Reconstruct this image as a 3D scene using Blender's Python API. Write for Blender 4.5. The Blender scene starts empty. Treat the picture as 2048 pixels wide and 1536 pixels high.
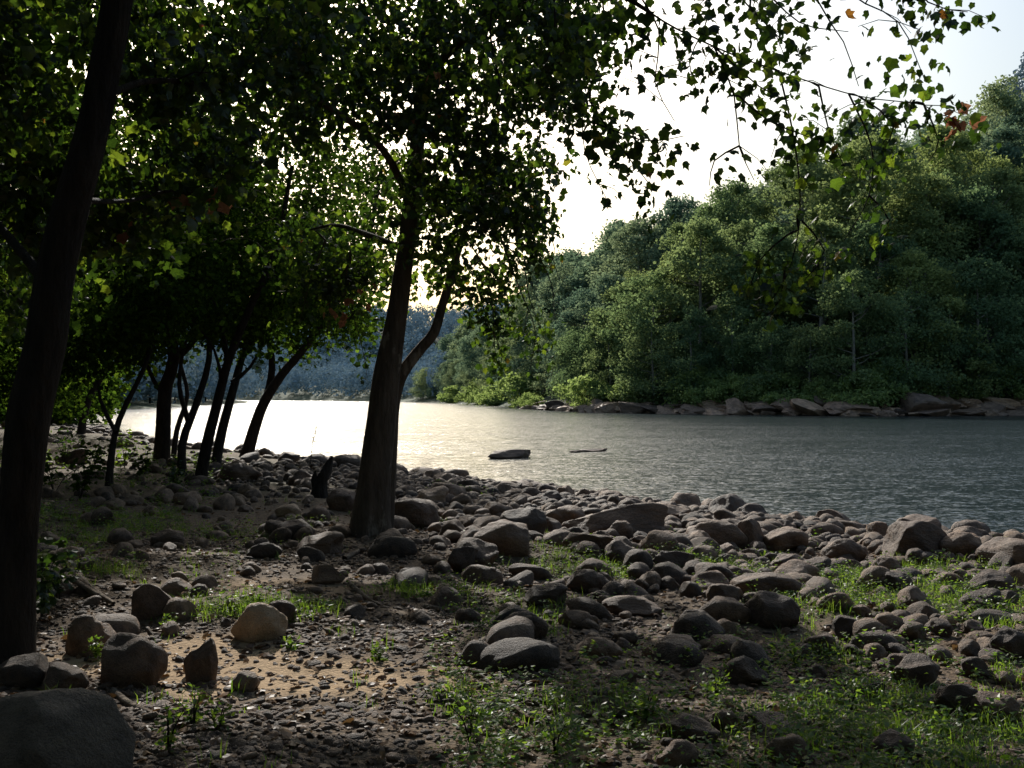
import bpy, bmesh, math, random
import numpy as np
from mathutils import Vector, noise as mnoise

rng = np.random.default_rng(11)
random.seed(5)
scene = bpy.context.scene
COL = scene.collection
F, HZ, CX, CAMZ = 2010.0, 795.0, 1024.0, 1.6
WATER = -1.0

# ------------------------------------------------------------------ helpers
def at(px, py, d):
    return np.array([(px - CX) / F * d, d, CAMZ + (HZ - py) / F * d])

def new_mesh(name, V, Fs, smooth=True, mats=(), midx=None):
    me = bpy.data.meshes.new(name)
    V = np.ascontiguousarray(V, dtype=np.float32)
    me.vertices.add(len(V)); me.vertices.foreach_set('co', V.ravel())
    Fs = [np.asarray(f, dtype=np.int32) for f in Fs if len(f)]
    loops = np.concatenate([f.ravel() for f in Fs]).astype(np.int32)
    sizes = np.concatenate([np.full(len(f), f.shape[1]) for f in Fs]).astype(np.int32)
    starts = np.concatenate([[0], np.cumsum(sizes)[:-1]]).astype(np.int32)
    me.loops.add(len(loops)); me.loops.foreach_set('vertex_index', loops)
    me.polygons.add(len(sizes)); me.polygons.foreach_set('loop_start', starts)
    try:
        me.polygons.foreach_set('loop_total', sizes)
    except Exception:
        pass
    me.update(calc_edges=True)
    me.validate()
    me.polygons.foreach_set('use_smooth', np.full(len(me.polygons), smooth))
    for m in mats: me.materials.append(m)
    if midx is not None: me.polygons.foreach_set('material_index', midx.astype(np.int32))
    return me

def add_obj(name, data, loc=(0, 0, 0), parent=None, **props):
    o = bpy.data.objects.new(name, data)
    o.location = [float(v) for v in loc]
    COL.objects.link(o)
    if parent: o.parent = parent
    for k, v in props.items(): o[k] = v
    return o

def h2(a, b, seed):
    n = (a * 374761393 + b * 668265263 + seed * 974711) & 0xffffffff
    n = ((n ^ (n >> 13)) * 1274126177) & 0xffffffff
    return ((n ^ (n >> 16)) & 0xffff) / 65535.0
def vnoise(x, y, seed=0):
    x = np.asarray(x, float); y = np.asarray(y, float)
    xi = np.floor(x).astype(np.int64); yi = np.floor(y).astype(np.int64)
    u = x - xi; v = y - yi
    u = u * u * (3 - 2 * u); v = v * v * (3 - 2 * v)
    return (h2(xi, yi, seed) * (1 - u) * (1 - v) + h2(xi + 1, yi, seed) * u * (1 - v)
            + h2(xi, yi + 1, seed) * (1 - u) * v + h2(xi + 1, yi + 1, seed) * u * v)
def fbm(x, y, seed=0, o=4):
    s = 0; a = .5; t = 0
    for i in range(o):
        s = s + a * vnoise(x * 2 ** i, y * 2 ** i, seed + i); t += a; a *= .5
    return s / t

# ------------------------------------------------------------------ terrain
NEAR = np.array([(2500, -500), (200, -30), (80, 0), (35, 8), (20, 12.5), (12, 16), (9, 17.7), (5.6, 19.7), (2.2, 25),
                 (-3.8, 34), (-11.7, 45), (-20, 58), (-33, 80), (-50, 105), (-68, 150), (-80, 200), (-105, 350), (-125, 470),
                 (-170, 650), (-300, 850), (-700, 1150), (-2600, 1500)], float)
FAR = np.array([(2500, 0), (600, 100), (200, 143), (110, 150), (76, 149), (51, 141), (40, 149), (29.6, 158), (13.5, 174),
                (6, 210), (1, 261), (-11, 350), (-30, 470), (-80, 650), (-170, 850), (-330, 1050), (-700, 1400), (-2600, 1850)], float)
RIVER = np.concatenate([NEAR, FAR[::-1]])

def seg_dist(x, y, poly):
    best = np.full(x.shape, 1e9)
    for a, b in zip(poly[:-1], poly[1:]):
        ab = b - a; L = ab @ ab
        t = np.clip(((x - a[0]) * ab[0] + (y - a[1]) * ab[1]) / L, 0, 1)
        best = np.minimum(best, np.hypot(x - a[0] - t * ab[0], y - a[1] - t * ab[1]))
    return best
def in_poly(x, y, poly):
    c = np.zeros(x.shape, bool)
    n = len(poly)
    for i in range(n):
        a = poly[i]; b = poly[(i + 1) % n]
        if a[1] == b[1]: continue
        cond = ((a[1] > y) != (b[1] > y)) & (x < (b[0] - a[0]) * (y - a[1]) / (b[1] - a[1]) + a[0])
        c ^= cond
    return c
RIDGES = [((-1300, 1350), (250, 1250), 130, 80, 190), ((445, 820), (1100, 640), 180, 250, 85),
          ((-260, 260), (-800, 900), 60, 120, 110), ((-120, 20), (-260, 260), 35, 60, 60)]
def shore_info(x, y):
    x = np.asarray(x, float); y = np.asarray(y, float)
    r = in_poly(x, y, RIVER)
    dn = seg_dist(x, y, NEAR); df = seg_dist(x, y, FAR)
    return r, dn, df
def ground_h(x, y, info=None):
    x = np.atleast_1d(np.asarray(x, float)); y = np.atleast_1d(np.asarray(y, float))
    r, dn, df = info if info is not None else shore_info(x, y)
    jn = (fbm(x * .35, y * .35, 3, 3) - .5) * 1.6
    dnn = np.maximum(dn + jn * np.clip(dn / 2, 0, 1), 0)
    hn = WATER + .42 * (1 - np.exp(-dnn / 2.2)) + .034 * np.minimum(dnn, 45) + .10 * np.maximum(0, np.minimum(dnn, 150) - 40)
    rough = np.exp(-np.hypot(x, y) / 120)
    hn = hn + (fbm(x * .5, y * .5, 9, 4) - .5) * .30 * np.clip(dn / 2, 0, 1) + (vnoise(x * 3, y * 3, 21) - .5) * .035 * rough
    xc = np.clip(x + 10, 0, 170)
    cap = np.clip(6 + .0024 * xc ** 2 + .21 * xc, 6, 90)
    dd = np.maximum(0, df - 8)
    hf = WATER + 2.4 * (1 - np.exp(-df / 3.5)) + cap * (1 - np.exp(-.85 * dd / cap)) + (fbm(x * .1, y * .1, 33, 3) - .5) * 2.5 * np.clip(df / 6, 0, 1)
    hr = WATER - np.minimum(2.5, .22 * np.minimum(dn, df))
    h = np.where(r, hr, np.where(dn < df, hn, hf))
    add = 0
    for a, b, h0, h1, w in RIDGES:
        a = np.array(a, float); b = np.array(b, float); ab = b - a
        t = np.clip(((x - a[0]) * ab[0] + (y - a[1]) * ab[1]) / (ab @ ab), 0, 1)
        q = np.hypot(x - a[0] - t * ab[0], y - a[1] - t * ab[1])
        add = np.maximum(add, (h0 + (h1 - h0) * t) * np.exp(-(q / w) ** 2) * (.8 + .4 * fbm(x * .008, y * .008, 50, 3)))
    s = np.clip((np.minimum(dn, df) - 8) / 70, 0, 1); s = s * s * (3 - 2 * s)
    return np.where(r, h, h + add * s)
def gh(x, y): return float(ground_h([x], [y])[0])
DS = np.concatenate([np.arange(2.5, 30, .04), np.arange(30, 230, .4)])
def ground_at(px, py):
    x = (px - CX) / F * DS
    z = CAMZ + (HZ - py) / F * DS
    g = np.maximum(ground_h(x, DS), WATER)
    k = np.argmax(z <= g)
    return np.array([x[k], DS[k], g[k]])

# ------------------------------------------------------------------ materials
def nt(name):
    m = bpy.data.materials.new(name); m.use_nodes = True
    t = m.node_tree; t.nodes.clear()
    return m, t, t.nodes, t.links
def ramp(N, stops):
    r = N.new('ShaderNodeValToRGB'); e = r.color_ramp.elements
    while len(e) < len(stops): e.new(.5)
    for i, (p, c) in enumerate(stops):
        e[i].position = p; e[i].color = (*c, 1)
    return r
def mix(N, L, fac, a, b, mode='MIX'):
    m = N.new('ShaderNodeMix'); m.data_type = 'RGBA'; m.blend_type = mode
    for sock, v in ((0, fac), (6, a), (7, b)):
        if isinstance(v, bpy.types.NodeSocket): L.new(v, m.inputs[sock])
        elif isinstance(v, tuple): m.inputs[sock].default_value = (*v, 1)
        else: m.inputs[sock].default_value = v
    return m.outputs[2]
def noise_n(N, L, vec, scale, detail=4, rough=.55, sc=None, out=0):
    n = N.new('ShaderNodeTexNoise'); n.inputs['Scale'].default_value = scale
    n.inputs['Detail'].default_value = detail; n.inputs['Roughness'].default_value = rough
    if sc:
        mp = N.new('ShaderNodeMapping'); mp.inputs['Scale'].default_value = sc
        L.new(vec, mp.inputs[0]); vec = mp.outputs[0]
    L.new(vec, n.inputs['Vector'])
    return n.outputs[out]

def leaf_mat(name, stops, tstops, tmix=.45, gloss=.06, objvar=False):
    m, t, N, L = nt(name)
    g = N.new('ShaderNodeNewGeometry')
    r1 = ramp(N, stops); r2 = ramp(N, tstops)
    L.new(g.outputs['Random Per Island'], r1.inputs[0]); L.new(g.outputs['Random Per Island'], r2.inputs[0])
    c1, c2 = r1.outputs[0], r2.outputs[0]
    if objvar:
        oi = N.new('ShaderNodeObjectInfo')
        rr = ramp(N, [(0, (.68, .80, .78)), (.35, (.88, .96, .86)), (.7, (1.08, 1.06, .9)), (1, (1.32, 1.24, .88))])
        L.new(oi.outputs['Random'], rr.inputs[0])
        c1 = mix(N, L, 1.0, c1, rr.outputs[0], 'MULTIPLY'); c2 = mix(N, L, 1.0, c2, rr.outputs[0], 'MULTIPLY')
    d = N.new('ShaderNodeBsdfDiffuse'); L.new(c1, d.inputs[0])
    tr = N.new('ShaderNodeBsdfTranslucent'); L.new(c2, tr.inputs[0])
    m1 = N.new('ShaderNodeMixShader'); m1.inputs[0].default_value = tmix
    L.new(d.outputs[0], m1.inputs[1]); L.new(tr.outputs[0], m1.inputs[2])
    o = N.new('ShaderNodeOutputMaterial')
    if gloss:
        gl = N.new('ShaderNodeBsdfGlossy'); gl.inputs['Roughness'].default_value = .38
        m2 = N.new('ShaderNodeMixShader'); m2.inputs[0].default_value = gloss
        L.new(m1.outputs[0], m2.inputs[1]); L.new(gl.outputs[0], m2.inputs[2])
        L.new(m2.outputs[0], o.inputs[0])
    else: L.new(m1.outputs[0], o.inputs[0])
    return m

M_LEAF = leaf_mat('sycamore_leaf', [(0, (.010, .023, .005)), (.5, (.018, .036, .008)), (.93, (.040, .058, .012)), (.994, (.055, .07, .014)), (1, (.2, .07, .025))],
                  [(0, (.022, .048, .005)), (.55, (.05, .105, .010)), (.84, (.17, .29, .02)), (.994, (.32, .42, .03)), (1, (.5, .14, .03))], .46, .04)
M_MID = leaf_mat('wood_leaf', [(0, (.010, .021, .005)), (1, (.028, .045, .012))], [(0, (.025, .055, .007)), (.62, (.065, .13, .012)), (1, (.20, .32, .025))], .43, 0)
M_DEAD = leaf_mat('dead_leaf', [(0, (.13, .06, .04)), (1, (.24, .12, .07))], [(0, (.28, .11, .06)), (1, (.42, .20, .10))], .45, 0)
M_FAR = leaf_mat('bank_foliage', [(0, (.105, .15, .085)), (.6, (.135, .185, .105)), (1, (.19, .235, .135))],
                 [(0, (.19, .26, .11)), (1, (.36, .44, .18))], .46, 0, True)
M_FAR_HAZE = leaf_mat('haze_tinted_bank_foliage', [(0, (.14, .20, .155)), (.6, (.17, .235, .18)), (1, (.22, .28, .205))],
                  [(0, (.19, .26, .165)), (1, (.31, .38, .23))], .42, 0, True)  # paler copy of the bank foliage, with distance haze put into its colour
M_SLOPE = leaf_mat('slope_foliage', [(0, (.14, .195, .145)), (1, (.185, .24, .165))], [(0, (.20, .27, .15)), (1, (.31, .38, .20))], .42, 0)  # slope foliage also paled, so its colour carries some haze
M_HILL_HAZE = leaf_mat('haze_tinted_hill_foliage', [(0, (.26, .35, .40)), (1, (.28, .37, .42))], [(0, (.16, .21, .23)), (1, (.18, .23, .25))], .15, 0)  # pale blue leaf colour stands in for atmospheric haze
M_SHRUB = leaf_mat('shrub_foliage', [(0, (.12, .18, .07)), (1, (.21, .27, .12))], [(0, (.30, .42, .10)), (1, (.46, .57, .18))], .5, 0)
M_GRASS = leaf_mat('grass_blade', [(0, (.028, .070, .010)), (.7, (.06, .11, .018)), (1, (.14, .14, .035))], [(0, (.16, .32, .02)), (1, (.36, .50, .05))], .48, .03)
M_LITTER = leaf_mat('dry_leaf', [(0, (.06, .032, .014)), (.6, (.14, .08, .042)), (1, (.30, .21, .13))], [(0, (.1, .05, .02)), (1, (.25, .14, .05))], .25, .03)

def stone_mat(name, lo, hi, scale=3.0):
    m, t, N, L = nt(name)
    tc = N.new('ShaderNodeTexCoord'); oi = N.new('ShaderNodeObjectInfo'); g = N.new('ShaderNodeNewGeometry')
    va = N.new('ShaderNodeVectorMath'); va.operation = 'ADD'
    vs = N.new('ShaderNodeVectorMath'); vs.operation = 'SCALE'; vs.inputs[3].default_value = 37.0
    cmb = N.new('ShaderNodeCombineXYZ'); L.new(oi.outputs['Random'], cmb.inputs[0]); L.new(g.outputs['Random Per Island'], cmb.inputs[1])
    L.new(cmb.outputs[0], vs.inputs[0]); L.new(tc.outputs['Object'], va.inputs[0]); L.new(vs.outputs[0], va.inputs[1])
    n1 = noise_n(N, L, va.outputs[0], scale * .5, 5, .6)
    n2 = noise_n(N, L, va.outputs[0], scale * 9, 4, .7)
    n4 = noise_n(N, L, va.outputs[0], scale * 2.2, 3, .6)
    r1 = ramp(N, [(.32, lo), (.7, hi)]); L.new(n1, r1.inputs[0])
    r2 = ramp(N, [(.35, (.5, .5, .5)), (.6, (1.1, 1.06, 1.0))]); L.new(n2, r2.inputs[0])
    c = mix(N, L, 1.0, r1.outputs[0], r2.outputs[0], 'MULTIPLY')
    r3 = ramp(N, [(0, (.40, .37, .36)), (.35, (.74, .65, .58)), (.7, (1.05, .91, .79)), (1, (1.5, 1.34, 1.15))])
    ad = N.new('ShaderNodeMath'); ad.operation = 'ADD'; L.new(oi.outputs['Random'], ad.inputs[0]); L.new(g.outputs['Random Per Island'], ad.inputs[1])
    fr = N.new('ShaderNodeMath'); fr.operation = 'FRACT'; L.new(ad.outputs[0], fr.inputs[0]); L.new(fr.outputs[0], r3.inputs[0])
    c = mix(N, L, 1.0, c, r3.outputs[0], 'MULTIPLY')
    b = N.new('ShaderNodeBsdfPrincipled'); L.new(c, b.inputs['Base Color'])
    b.inputs['Roughness'].default_value = .68; b.inputs['Specular IOR Level'].default_value = .4
    s = N.new('ShaderNodeMath'); s.operation = 'MULTIPLY_ADD'; L.new(n4, s.inputs[0]); s.inputs[1].default_value = 2.2; L.new(n2, s.inputs[2])
    bm = N.new('ShaderNodeBump'); bm.inputs['Strength'].default_value = .7; bm.inputs['Distance'].default_value = .025
    L.new(s.outputs[0], bm.inputs['Height']); L.new(bm.outputs[0], b.inputs['Normal'])
    o = N.new('ShaderNodeOutputMaterial'); L.new(b.outputs[0], o.inputs[0])
    return m
M_ROCK = stone_mat('river_stone', (.080, .055, .040), (.225, .160, .113), 3)
M_PALE = stone_mat('pale_stone', (.26, .20, .14), (.42, .33, .23), 3)
M_BIG = stone_mat('grey_boulder', (.13, .11, .09), (.30, .26, .21), 5)
M_PEB = stone_mat('gravel_stone', (.075, .053, .038), (.25, .182, .128), 30)
M_FROCK = stone_mat('bank_stone', (.17, .125, .10), (.38, .29, .23), .5)

def bark_mat(name, lo, hi, patch=None):
    m, t, N, L = nt(name)
    tc = N.new('ShaderNodeTexCoord')
    n1 = noise_n(N, L, tc.outputs['Object'], 3, 6, .65, (3.5, 3.5, .6))
    n2 = noise_n(N, L, tc.outputs['Object'], 22, 4, .6, (1, 1, .35))
    r = ramp(N, [(.3, lo), (.72, hi)]); L.new(n1, r.inputs[0]); c = r.outputs[0]
    if patch:
        n3 = noise_n(N, L, tc.outputs['Object'], 2.2, 5, .7, (1, 1, .5))
        rp = ramp(N, [(.58, (0, 0, 0)), (.64, (1, 1, 1))]); L.new(n3, rp.inputs[0])
        c = mix(N, L, rp.outputs[0], c, patch)
    b = N.new('ShaderNodeBsdfPrincipled'); L.new(c, b.inputs['Base Color']); b.inputs['Roughness'].default_value = .9
    b.inputs['Specular IOR Level'].default_value = .15
    s = N.new('ShaderNodeMath'); s.operation = 'ADD'; L.new(n1, s.inputs[0]); L.new(n2, s.inputs[1])
    bm = N.new('ShaderNodeBump'); bm.inputs['Strength'].default_value = 1; bm.inputs['Distance'].default_value = .04
    L.new(s.outputs[0], bm.inputs['Height']); L.new(bm.outputs[0], b.inputs['Normal'])
    o = N.new('ShaderNodeOutputMaterial'); L.new(b.outputs[0], o.inputs[0])
    return m
M_BARK = bark_mat('grey_brown_bark', (.010, .008, .007), (.042, .032, .025))
M_SYC = bark_mat('mottled_bark', (.042, .032, .024), (.115, .088, .067), (.20, .165, .13))
M_FBARK = bark_mat('pale_bark', (.12, .11, .09), (.30, .28, .24))
M_DRIFT = bark_mat('weathered_wood', (.08, .058, .042), (.24, .19, .14))

def ground_mat():
    m, t, N, L = nt('river_bank_soil')
    tc = N.new('ShaderNodeTexCoord'); P = tc.outputs['Object']
    n2 = noise_n(N, L, P, 14, 5, .7); n3 = noise_n(N, L, P, 60, 3, .6)
    r1 = ramp(N, [(.3, (.060, .040, .025)), (.55, (.12, .085, .054)), (.75, (.20, .145, .094))]); L.new(n2, r1.inputs[0])
    vor = N.new('ShaderNodeTexVoronoi'); vor.inputs['Scale'].default_value = 42; L.new(P, vor.inputs['Vector'])
    rv = ramp(N, [(0, (.5, .5, .5)), (1, (1.5, 1.42, 1.3))]); L.new(vor.outputs['Color'], rv.inputs[0])
    c = mix(N, L, .8, r1.outputs[0], rv.outputs[0], 'MULTIPLY')
    a1 = N.new('ShaderNodeAttribute'); a1.attribute_name = 'sand'
    a2 = N.new('ShaderNodeAttribute'); a2.attribute_name = 'green'
    a3 = N.new('ShaderNodeAttribute'); a3.attribute_name = 'wood'
    rs = ramp(N, [(.3, (.30, .20, .11)), (.7, (.46, .32, .185))]); L.new(n2, rs.inputs[0])
    c = mix(N, L, a1.outputs['Fac'], c, rs.outputs[0])
    rg = ramp(N, [(.35, (.030, .038, .011)), (.7, (.065, .070, .026))]); L.new(n2, rg.inputs[0])
    c = mix(N, L, a2.outputs['Fac'], c, rg.outputs[0])
    c = mix(N, L, a3.outputs['Fac'], c, (.06, .08, .045))
    b = N.new('ShaderNodeBsdfPrincipled'); L.new(c, b.inputs['Base Color']); b.inputs['Roughness'].default_value = .9
    b.inputs['Specular IOR Level'].default_value = .2
    s = N.new('ShaderNodeMath'); s.operation = 'ADD'; L.new(vor.outputs['Distance'], s.inputs[0]); L.new(n3, s.inputs[1])
    bm = N.new('ShaderNodeBump'); bm.inputs['Strength'].default_value = .6; bm.inputs['Distance'].default_value = .015
    L.new(s.outputs[0], bm.inputs['Height']); L.new(bm.outputs[0], b.inputs['Normal'])
    o = N.new('ShaderNodeOutputMaterial'); L.new(b.outputs[0], o.inputs[0])
    return m
def water_mat():
    # wave slopes are taken straight from noise so that ripples keep their tilt at any distance
    m, t, N, L = nt('river_water')
    tc = N.new('ShaderNodeTexCoord'); P = tc.outputs['Object']
    def vm(op, a, b=None, s=None):
        n = N.new('ShaderNodeVectorMath'); n.operation = op; L.new(a, n.inputs[0])
        if isinstance(b, bpy.types.NodeSocket): L.new(b, n.inputs[1])
        elif b is not None: n.inputs[1].default_value = b
        if isinstance(s, bpy.types.NodeSocket): L.new(s, n.inputs[3])
        elif s is not None: n.inputs[3].default_value = s
        return n.outputs[0]
    a = vm('SUBTRACT', noise_n(N, L, P, 8.5, 4, .68, (.7, 1, 1), 1), (.5, .5, .5))
    b_ = vm('SUBTRACT', noise_n(N, L, P, 2.8, 3, .55, (.55, 1, 1), 1), (.5, .5, .5))
    n2 = noise_n(N, L, P, .11, 5, .65, (.45, 1.2, 1))
    mr = N.new('ShaderNodeMapRange'); mr.inputs[1].default_value = .38; mr.inputs[2].default_value = .62
    mr.inputs[3].default_value = 1.0; mr.inputs[4].default_value = 2.2
    L.new(n2, mr.inputs[0])
    s = vm('ADD', vm('SCALE', a, s=mr.outputs[0]), vm('SCALE', b_, s=.6))
    s = vm('MULTIPLY', s, (.8, 1.0, 0)); s = vm('ADD', s, (0, 0, 1)); s = vm('NORMALIZE', s)
    b = N.new('ShaderNodeBsdfPrincipled'); b.inputs['Base Color'].default_value = (.014, .025, .028, 1)
    b.inputs['Roughness'].default_value = .18; b.inputs['IOR'].default_value = 1.333
    L.new(s, b.inputs['Normal'])
    o = N.new('ShaderNodeOutputMaterial'); L.new(b.outputs[0], o.inputs[0])
    return m

# ------------------------------------------------------------------ ground sheet
NA = 900
radii = np.concatenate([[.25], .4 * np.exp(np.arange(0, math.log(2600 / .4), .0185))])
ang = np.linspace(0, 2 * math.pi, NA, endpoint=False)
gx = (radii[:, None] * np.cos(ang)).ravel(); gy = (radii[:, None] * np.sin(ang)).ravel()
info = shore_info(gx, gy)
gz = ground_h(gx, gy, info)
V = np.stack([gx, gy, gz], 1); V = np.vstack([V, [[0, 0, gh(0, 0)]]])
nr = len(radii)
i, j = np.meshgrid(np.arange(nr - 1), np.arange(NA), indexing='ij'); i = i.ravel(); j = j.ravel(); j2 = (j + 1) % NA
quads = np.stack([i * NA + j, (i + 1) * NA + j, (i + 1) * NA + j2, i * NA + j2], 1)
jj = np.arange(NA); tris = np.stack([np.full(NA, len(V) - 1), jj, (jj + 1) % NA], 1)
me = new_mesh('ground', V, [quads, tris], True, [ground_mat()])
def ell(x, y, cx, cy, rx, ry, rot=0):
    c, s = math.cos(rot), math.sin(rot)
    u = ((x - cx) * c + (y - cy) * s) / rx; v = (-(x - cx) * s + (y - cy) * c) / ry
    return np.sqrt(u * u + v * v)
def sand_mask(x, y):
    n = (fbm(x * 1.5, y * 1.5, 77, 4) - .5) * 1.6
    a = 1.15 - ell(x, y, -1.7, 6.1, 1.25, .62, -.45) + n
    b = 1.0 - ell(x, y, -2.4, 8.8, 1.3, .5, .2) + n
    return np.clip(np.maximum(a, b * .4) * 2.2, 0, 1)
def green_mask(x, y):
    n = fbm(x * .95, y * .95, 91, 4)
    reg = np.clip((x + .6 + (y - 6) * .02) / 1.8, 0, 1) * np.clip((15 - y) / 4, 0, 1)
    reg2 = .55 * np.clip((y - 8) / 3, 0, 1) * np.clip((-2 - x) / 3, 0, 1)
    return np.clip((n - .51) * 8 + .3, 0, 1) * np.clip(reg + reg2, 0, 1)
ax, ay = V[:, 0], V[:, 1]
inf2 = [np.append(a, b) for a, b in zip(info, shore_info([0.], [0.]))]
wood = np.where(inf2[1] < inf2[2], np.clip((inf2[1] - 24) / 12, 0, 1), np.clip((inf2[2] - 2) / 4, 0, 1))
wood = np.maximum(wood, np.clip((np.hypot(ax, ay) - 90) / 60, 0, .9) * (inf2[1] < inf2[2]))
wood = np.maximum(wood, np.clip((np.hypot(ax, ay) - 190) / 40, 0, 1))
for nm, val in (('sand', sand_mask(ax, ay)), ('green', green_mask(ax, ay) * .8), ('wood', wood)):
    a = me.attributes.new(nm, 'FLOAT', 'POINT'); a.data.foreach_set('value', val.astype(np.float32))
add_obj('ground', me, kind='structure', label='gravel and sand river bank rising to wooded slopes', category='ground')

S = 2600.0
wm = new_mesh('river_water', [(-S, -S, WATER), (S, -S, WATER), (S, S, WATER), (-S, S, WATER)], [np.array([[0, 1, 2, 3]])], False, [water_mat()])
add_obj('river_water', wm, kind='structure', label='wide rippled river reflecting bright sky', category='river')

# ------------------------------------------------------------------ sun direction
AZ, EL = math.radians(-14), math.radians(31)
SUN = np.array([math.sin(AZ) * math.cos(EL), math.cos(AZ) * math.cos(EL), math.sin(EL)])
# openings in the canopy through which the sun reaches the bank (x, y, rx, ry, z)
GAPS = [(-1.7, 6.8, 1.3, 1.1, .1), (-2.6, 8.0, .9, .6, .05), (-.8, 5.5, 1.2, .7, .1), (.4, 4.7, .8, .45, .1), (0, 6.2, .6, .4, .1), (-.2, 7.6, .6, .4, .05), (-1.6, 9.8, .8, .5, 0),
        (7.0, 14.5, 3.8, 3.4, -.5), (3.6, 14.5, 1.4, 1.4, -.3), (5.2, 11.5, 1.3, 1.0, -.2), (2.6, 18, 2.6, 2.2, -.6), (1.5, 11, .9, .6, 0), (-1, 16, .7, .9, -.3), (2.2, 8.5, .9, .6, 0), (-3.4, 11, .7, .5, 0), (.6, 14.5, .9, .8, -.2), (1.2, 16.5, .9, .8, -.2),
        (3.2, 6.4, 1.0, .5, .05), (1.6, 5.6, .6, .35, .05), (4.0, 8.4, 1.0, .7, 0), (2.6, 4.9, .7, .3, .1), (1.2, 7.4, .5, .35, 0)]
GAPS += [(rng.uniform(-3.6, 5.5), rng.uniform(4.4, 16), rng.uniform(.16, .5), rng.uniform(.16, .45), 0) for _ in range(80)]
def sun_keep(P):
    keep = np.ones(len(P), bool)
    for (x, y, rx, ry, z) in GAPS:
        t = (P[:, 2] - z) / SUN[2]
        e = ell(P[:, 0] - SUN[0] * t, P[:, 1] - SUN[1] * t, x, y, rx, ry)
        keep &= ~(e < 1 + .25 * (rng.random(len(P)) - .5))
    return keep

# ------------------------------------------------------------------ tubes, leaves
def catmull(P, R, step):
    P = np.asarray(P, float); R = np.asarray(R, float)
    Q = np.vstack([2 * P[0] - P[1], P, 2 * P[-1] - P[-2]])
    out = []; ro = []
    for k in range(len(P) - 1):
        p0, p1, p2, p3 = Q[k:k + 4]
        n = max(2, int(np.linalg.norm(p2 - p1) / step))
        for t in np.arange(n) / n:
            out.append(.5 * ((2 * p1) + (-p0 + p2) * t + (2 * p0 - 5 * p1 + 4 * p2 - p3) * t * t + (-p0 + 3 * p1 - 3 * p2 + p3) * t ** 3))
            ro.append(R[k] * (1 - t) + R[k + 1] * t)
    out.append(P[-1]); ro.append(R[-1])
    return np.array(out), np.array(ro)

class Tubes:
    def __init__(s): s.V = []; s.Q = []; s.n = 0
    def add(s, P, R, sides=8, bump=0., flare=0., seed=0):
        P = np.asarray(P, float); R = np.asarray(R, float)
        T = np.gradient(P, axis=0); T /= np.linalg.norm(T, axis=1)[:, None] + 1e-9
        ref = np.array([1., .13, 0]) if abs(T[0][2]) > .5 else np.array([0., 0, 1])
        A = np.cross(T, ref); A /= np.linalg.norm(A, axis=1)[:, None] + 1e-9
        B = np.cross(T, A)
        th = np.linspace(0, 2 * math.pi, sides, endpoint=False)
        rr = np.repeat(R[:, None], sides, 1)
        if bump:
            k = np.arange(len(P))
            for si in range(sides):
                c_ = math.cos(th[si]) * 1.3 + 5 + seed; d_ = math.sin(th[si]) * 1.3
                rr[:, si] *= 1 + bump * ((vnoise(c_ + k * .09, d_ + k * .05, 5) - .5) * 2 + (vnoise(c_ * 2.5, d_ * 2.5 + k * .3, 6) - .5))
        if flare:
            z = P[:, 2] - P[0, 2]
            ph = seed * 1.7
            fl = np.exp(-z / (R[0] * 1.8)) * flare
            rr *= 1 + fl[:, None] * (.6 + .55 * np.sin(4 * th + ph)[None, :] + .25 * np.sin(7 * th + 2 * ph)[None, :])
        ring = P[:, None, :] + rr[:, :, None] * (np.cos(th)[None, :, None] * A[:, None, :] + np.sin(th)[None, :, None] * B[:, None, :])
        n = len(P)
        s.V.append(ring.reshape(-1, 3))
        i, j = np.meshgrid(np.arange(n - 1), np.arange(sides), indexing='ij'); i = i.ravel(); j = j.ravel(); j2 = (j + 1) % sides
        s.Q.append(s.n + np.stack([i * sides + j, (i + 1) * sides + j, (i + 1) * sides + j2, i * sides + j2], 1)[:, ::-1])
        s.n += n * sides
    def mesh(s, name, mat, origin=(0, 0, 0)):
        return new_mesh(name, np.vstack(s.V) - np.asarray(origin), [np.vstack(s.Q)], True, [mat])

LEAF_T = np.array([(0, .40, .03), (0, 0, 0), (.26, -.05, -.05), (.44, .10, -.12), (.43, .27, -.07), (.58, .50, -.20), (.33, .62, -.07), (.17, .78, -.12), (0, 1.0, -.25),
                   (-.16, .80, -.1), (-.34, .60, -.08), (-.55, .52, -.12), (-.42, .26, -.06), (-.45, .08, -.10), (-.26, -.05, -.05)])
LEAF_F = np.array([(0, k, k % 14 + 1) for k in range(1, 15)])
QUAD_T = np.array([(0, 0, 0), (.45, .45, -.12), (0, 1, -.05), (-.45, .45, -.12)])
QUAD_F = np.array([(0, 1, 2), (0, 2, 3)])
TUFT_T = np.array([(0, 0, 0), (.42, .25, -.1), (.5, .62, .05), (.12, 1, -.1), (-.3, .8, .1), (-.5, .3, -.1)])
TUFT_F = np.array([(0, 1, 2), (0, 2, 3), (0, 3, 4), (0, 4, 5)])
def norm(a): return a / (np.linalg.norm(a, axis=-1, keepdims=True) + 1e-9)
def leaves(P, Dv, Nv, size, T, Fc):
    Dv = norm(Dv); Nv = Nv - (Nv * Dv).sum(1)[:, None] * Dv; Nv = norm(Nv); Sd = np.cross(Dv, Nv)
    n = len(P); k = len(T)
    wv = rng.uniform(.7, 1.1, n)[:, None, None]; cv = rng.uniform(.3, 2.2, n)[:, None, None]
    V = P[:, None] + size[:, None, None] * (T[None, :, 0:1] * Sd[:, None] * wv + T[None, :, 1:2] * Dv[:, None] + T[None, :, 2:3] * cv * Nv[:, None])
    Fx = (np.arange(n) * k)[:, None, None] + Fc[None]
    return V.reshape(-1, 3), Fx.reshape(-1, Fc.shape[1])

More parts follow.
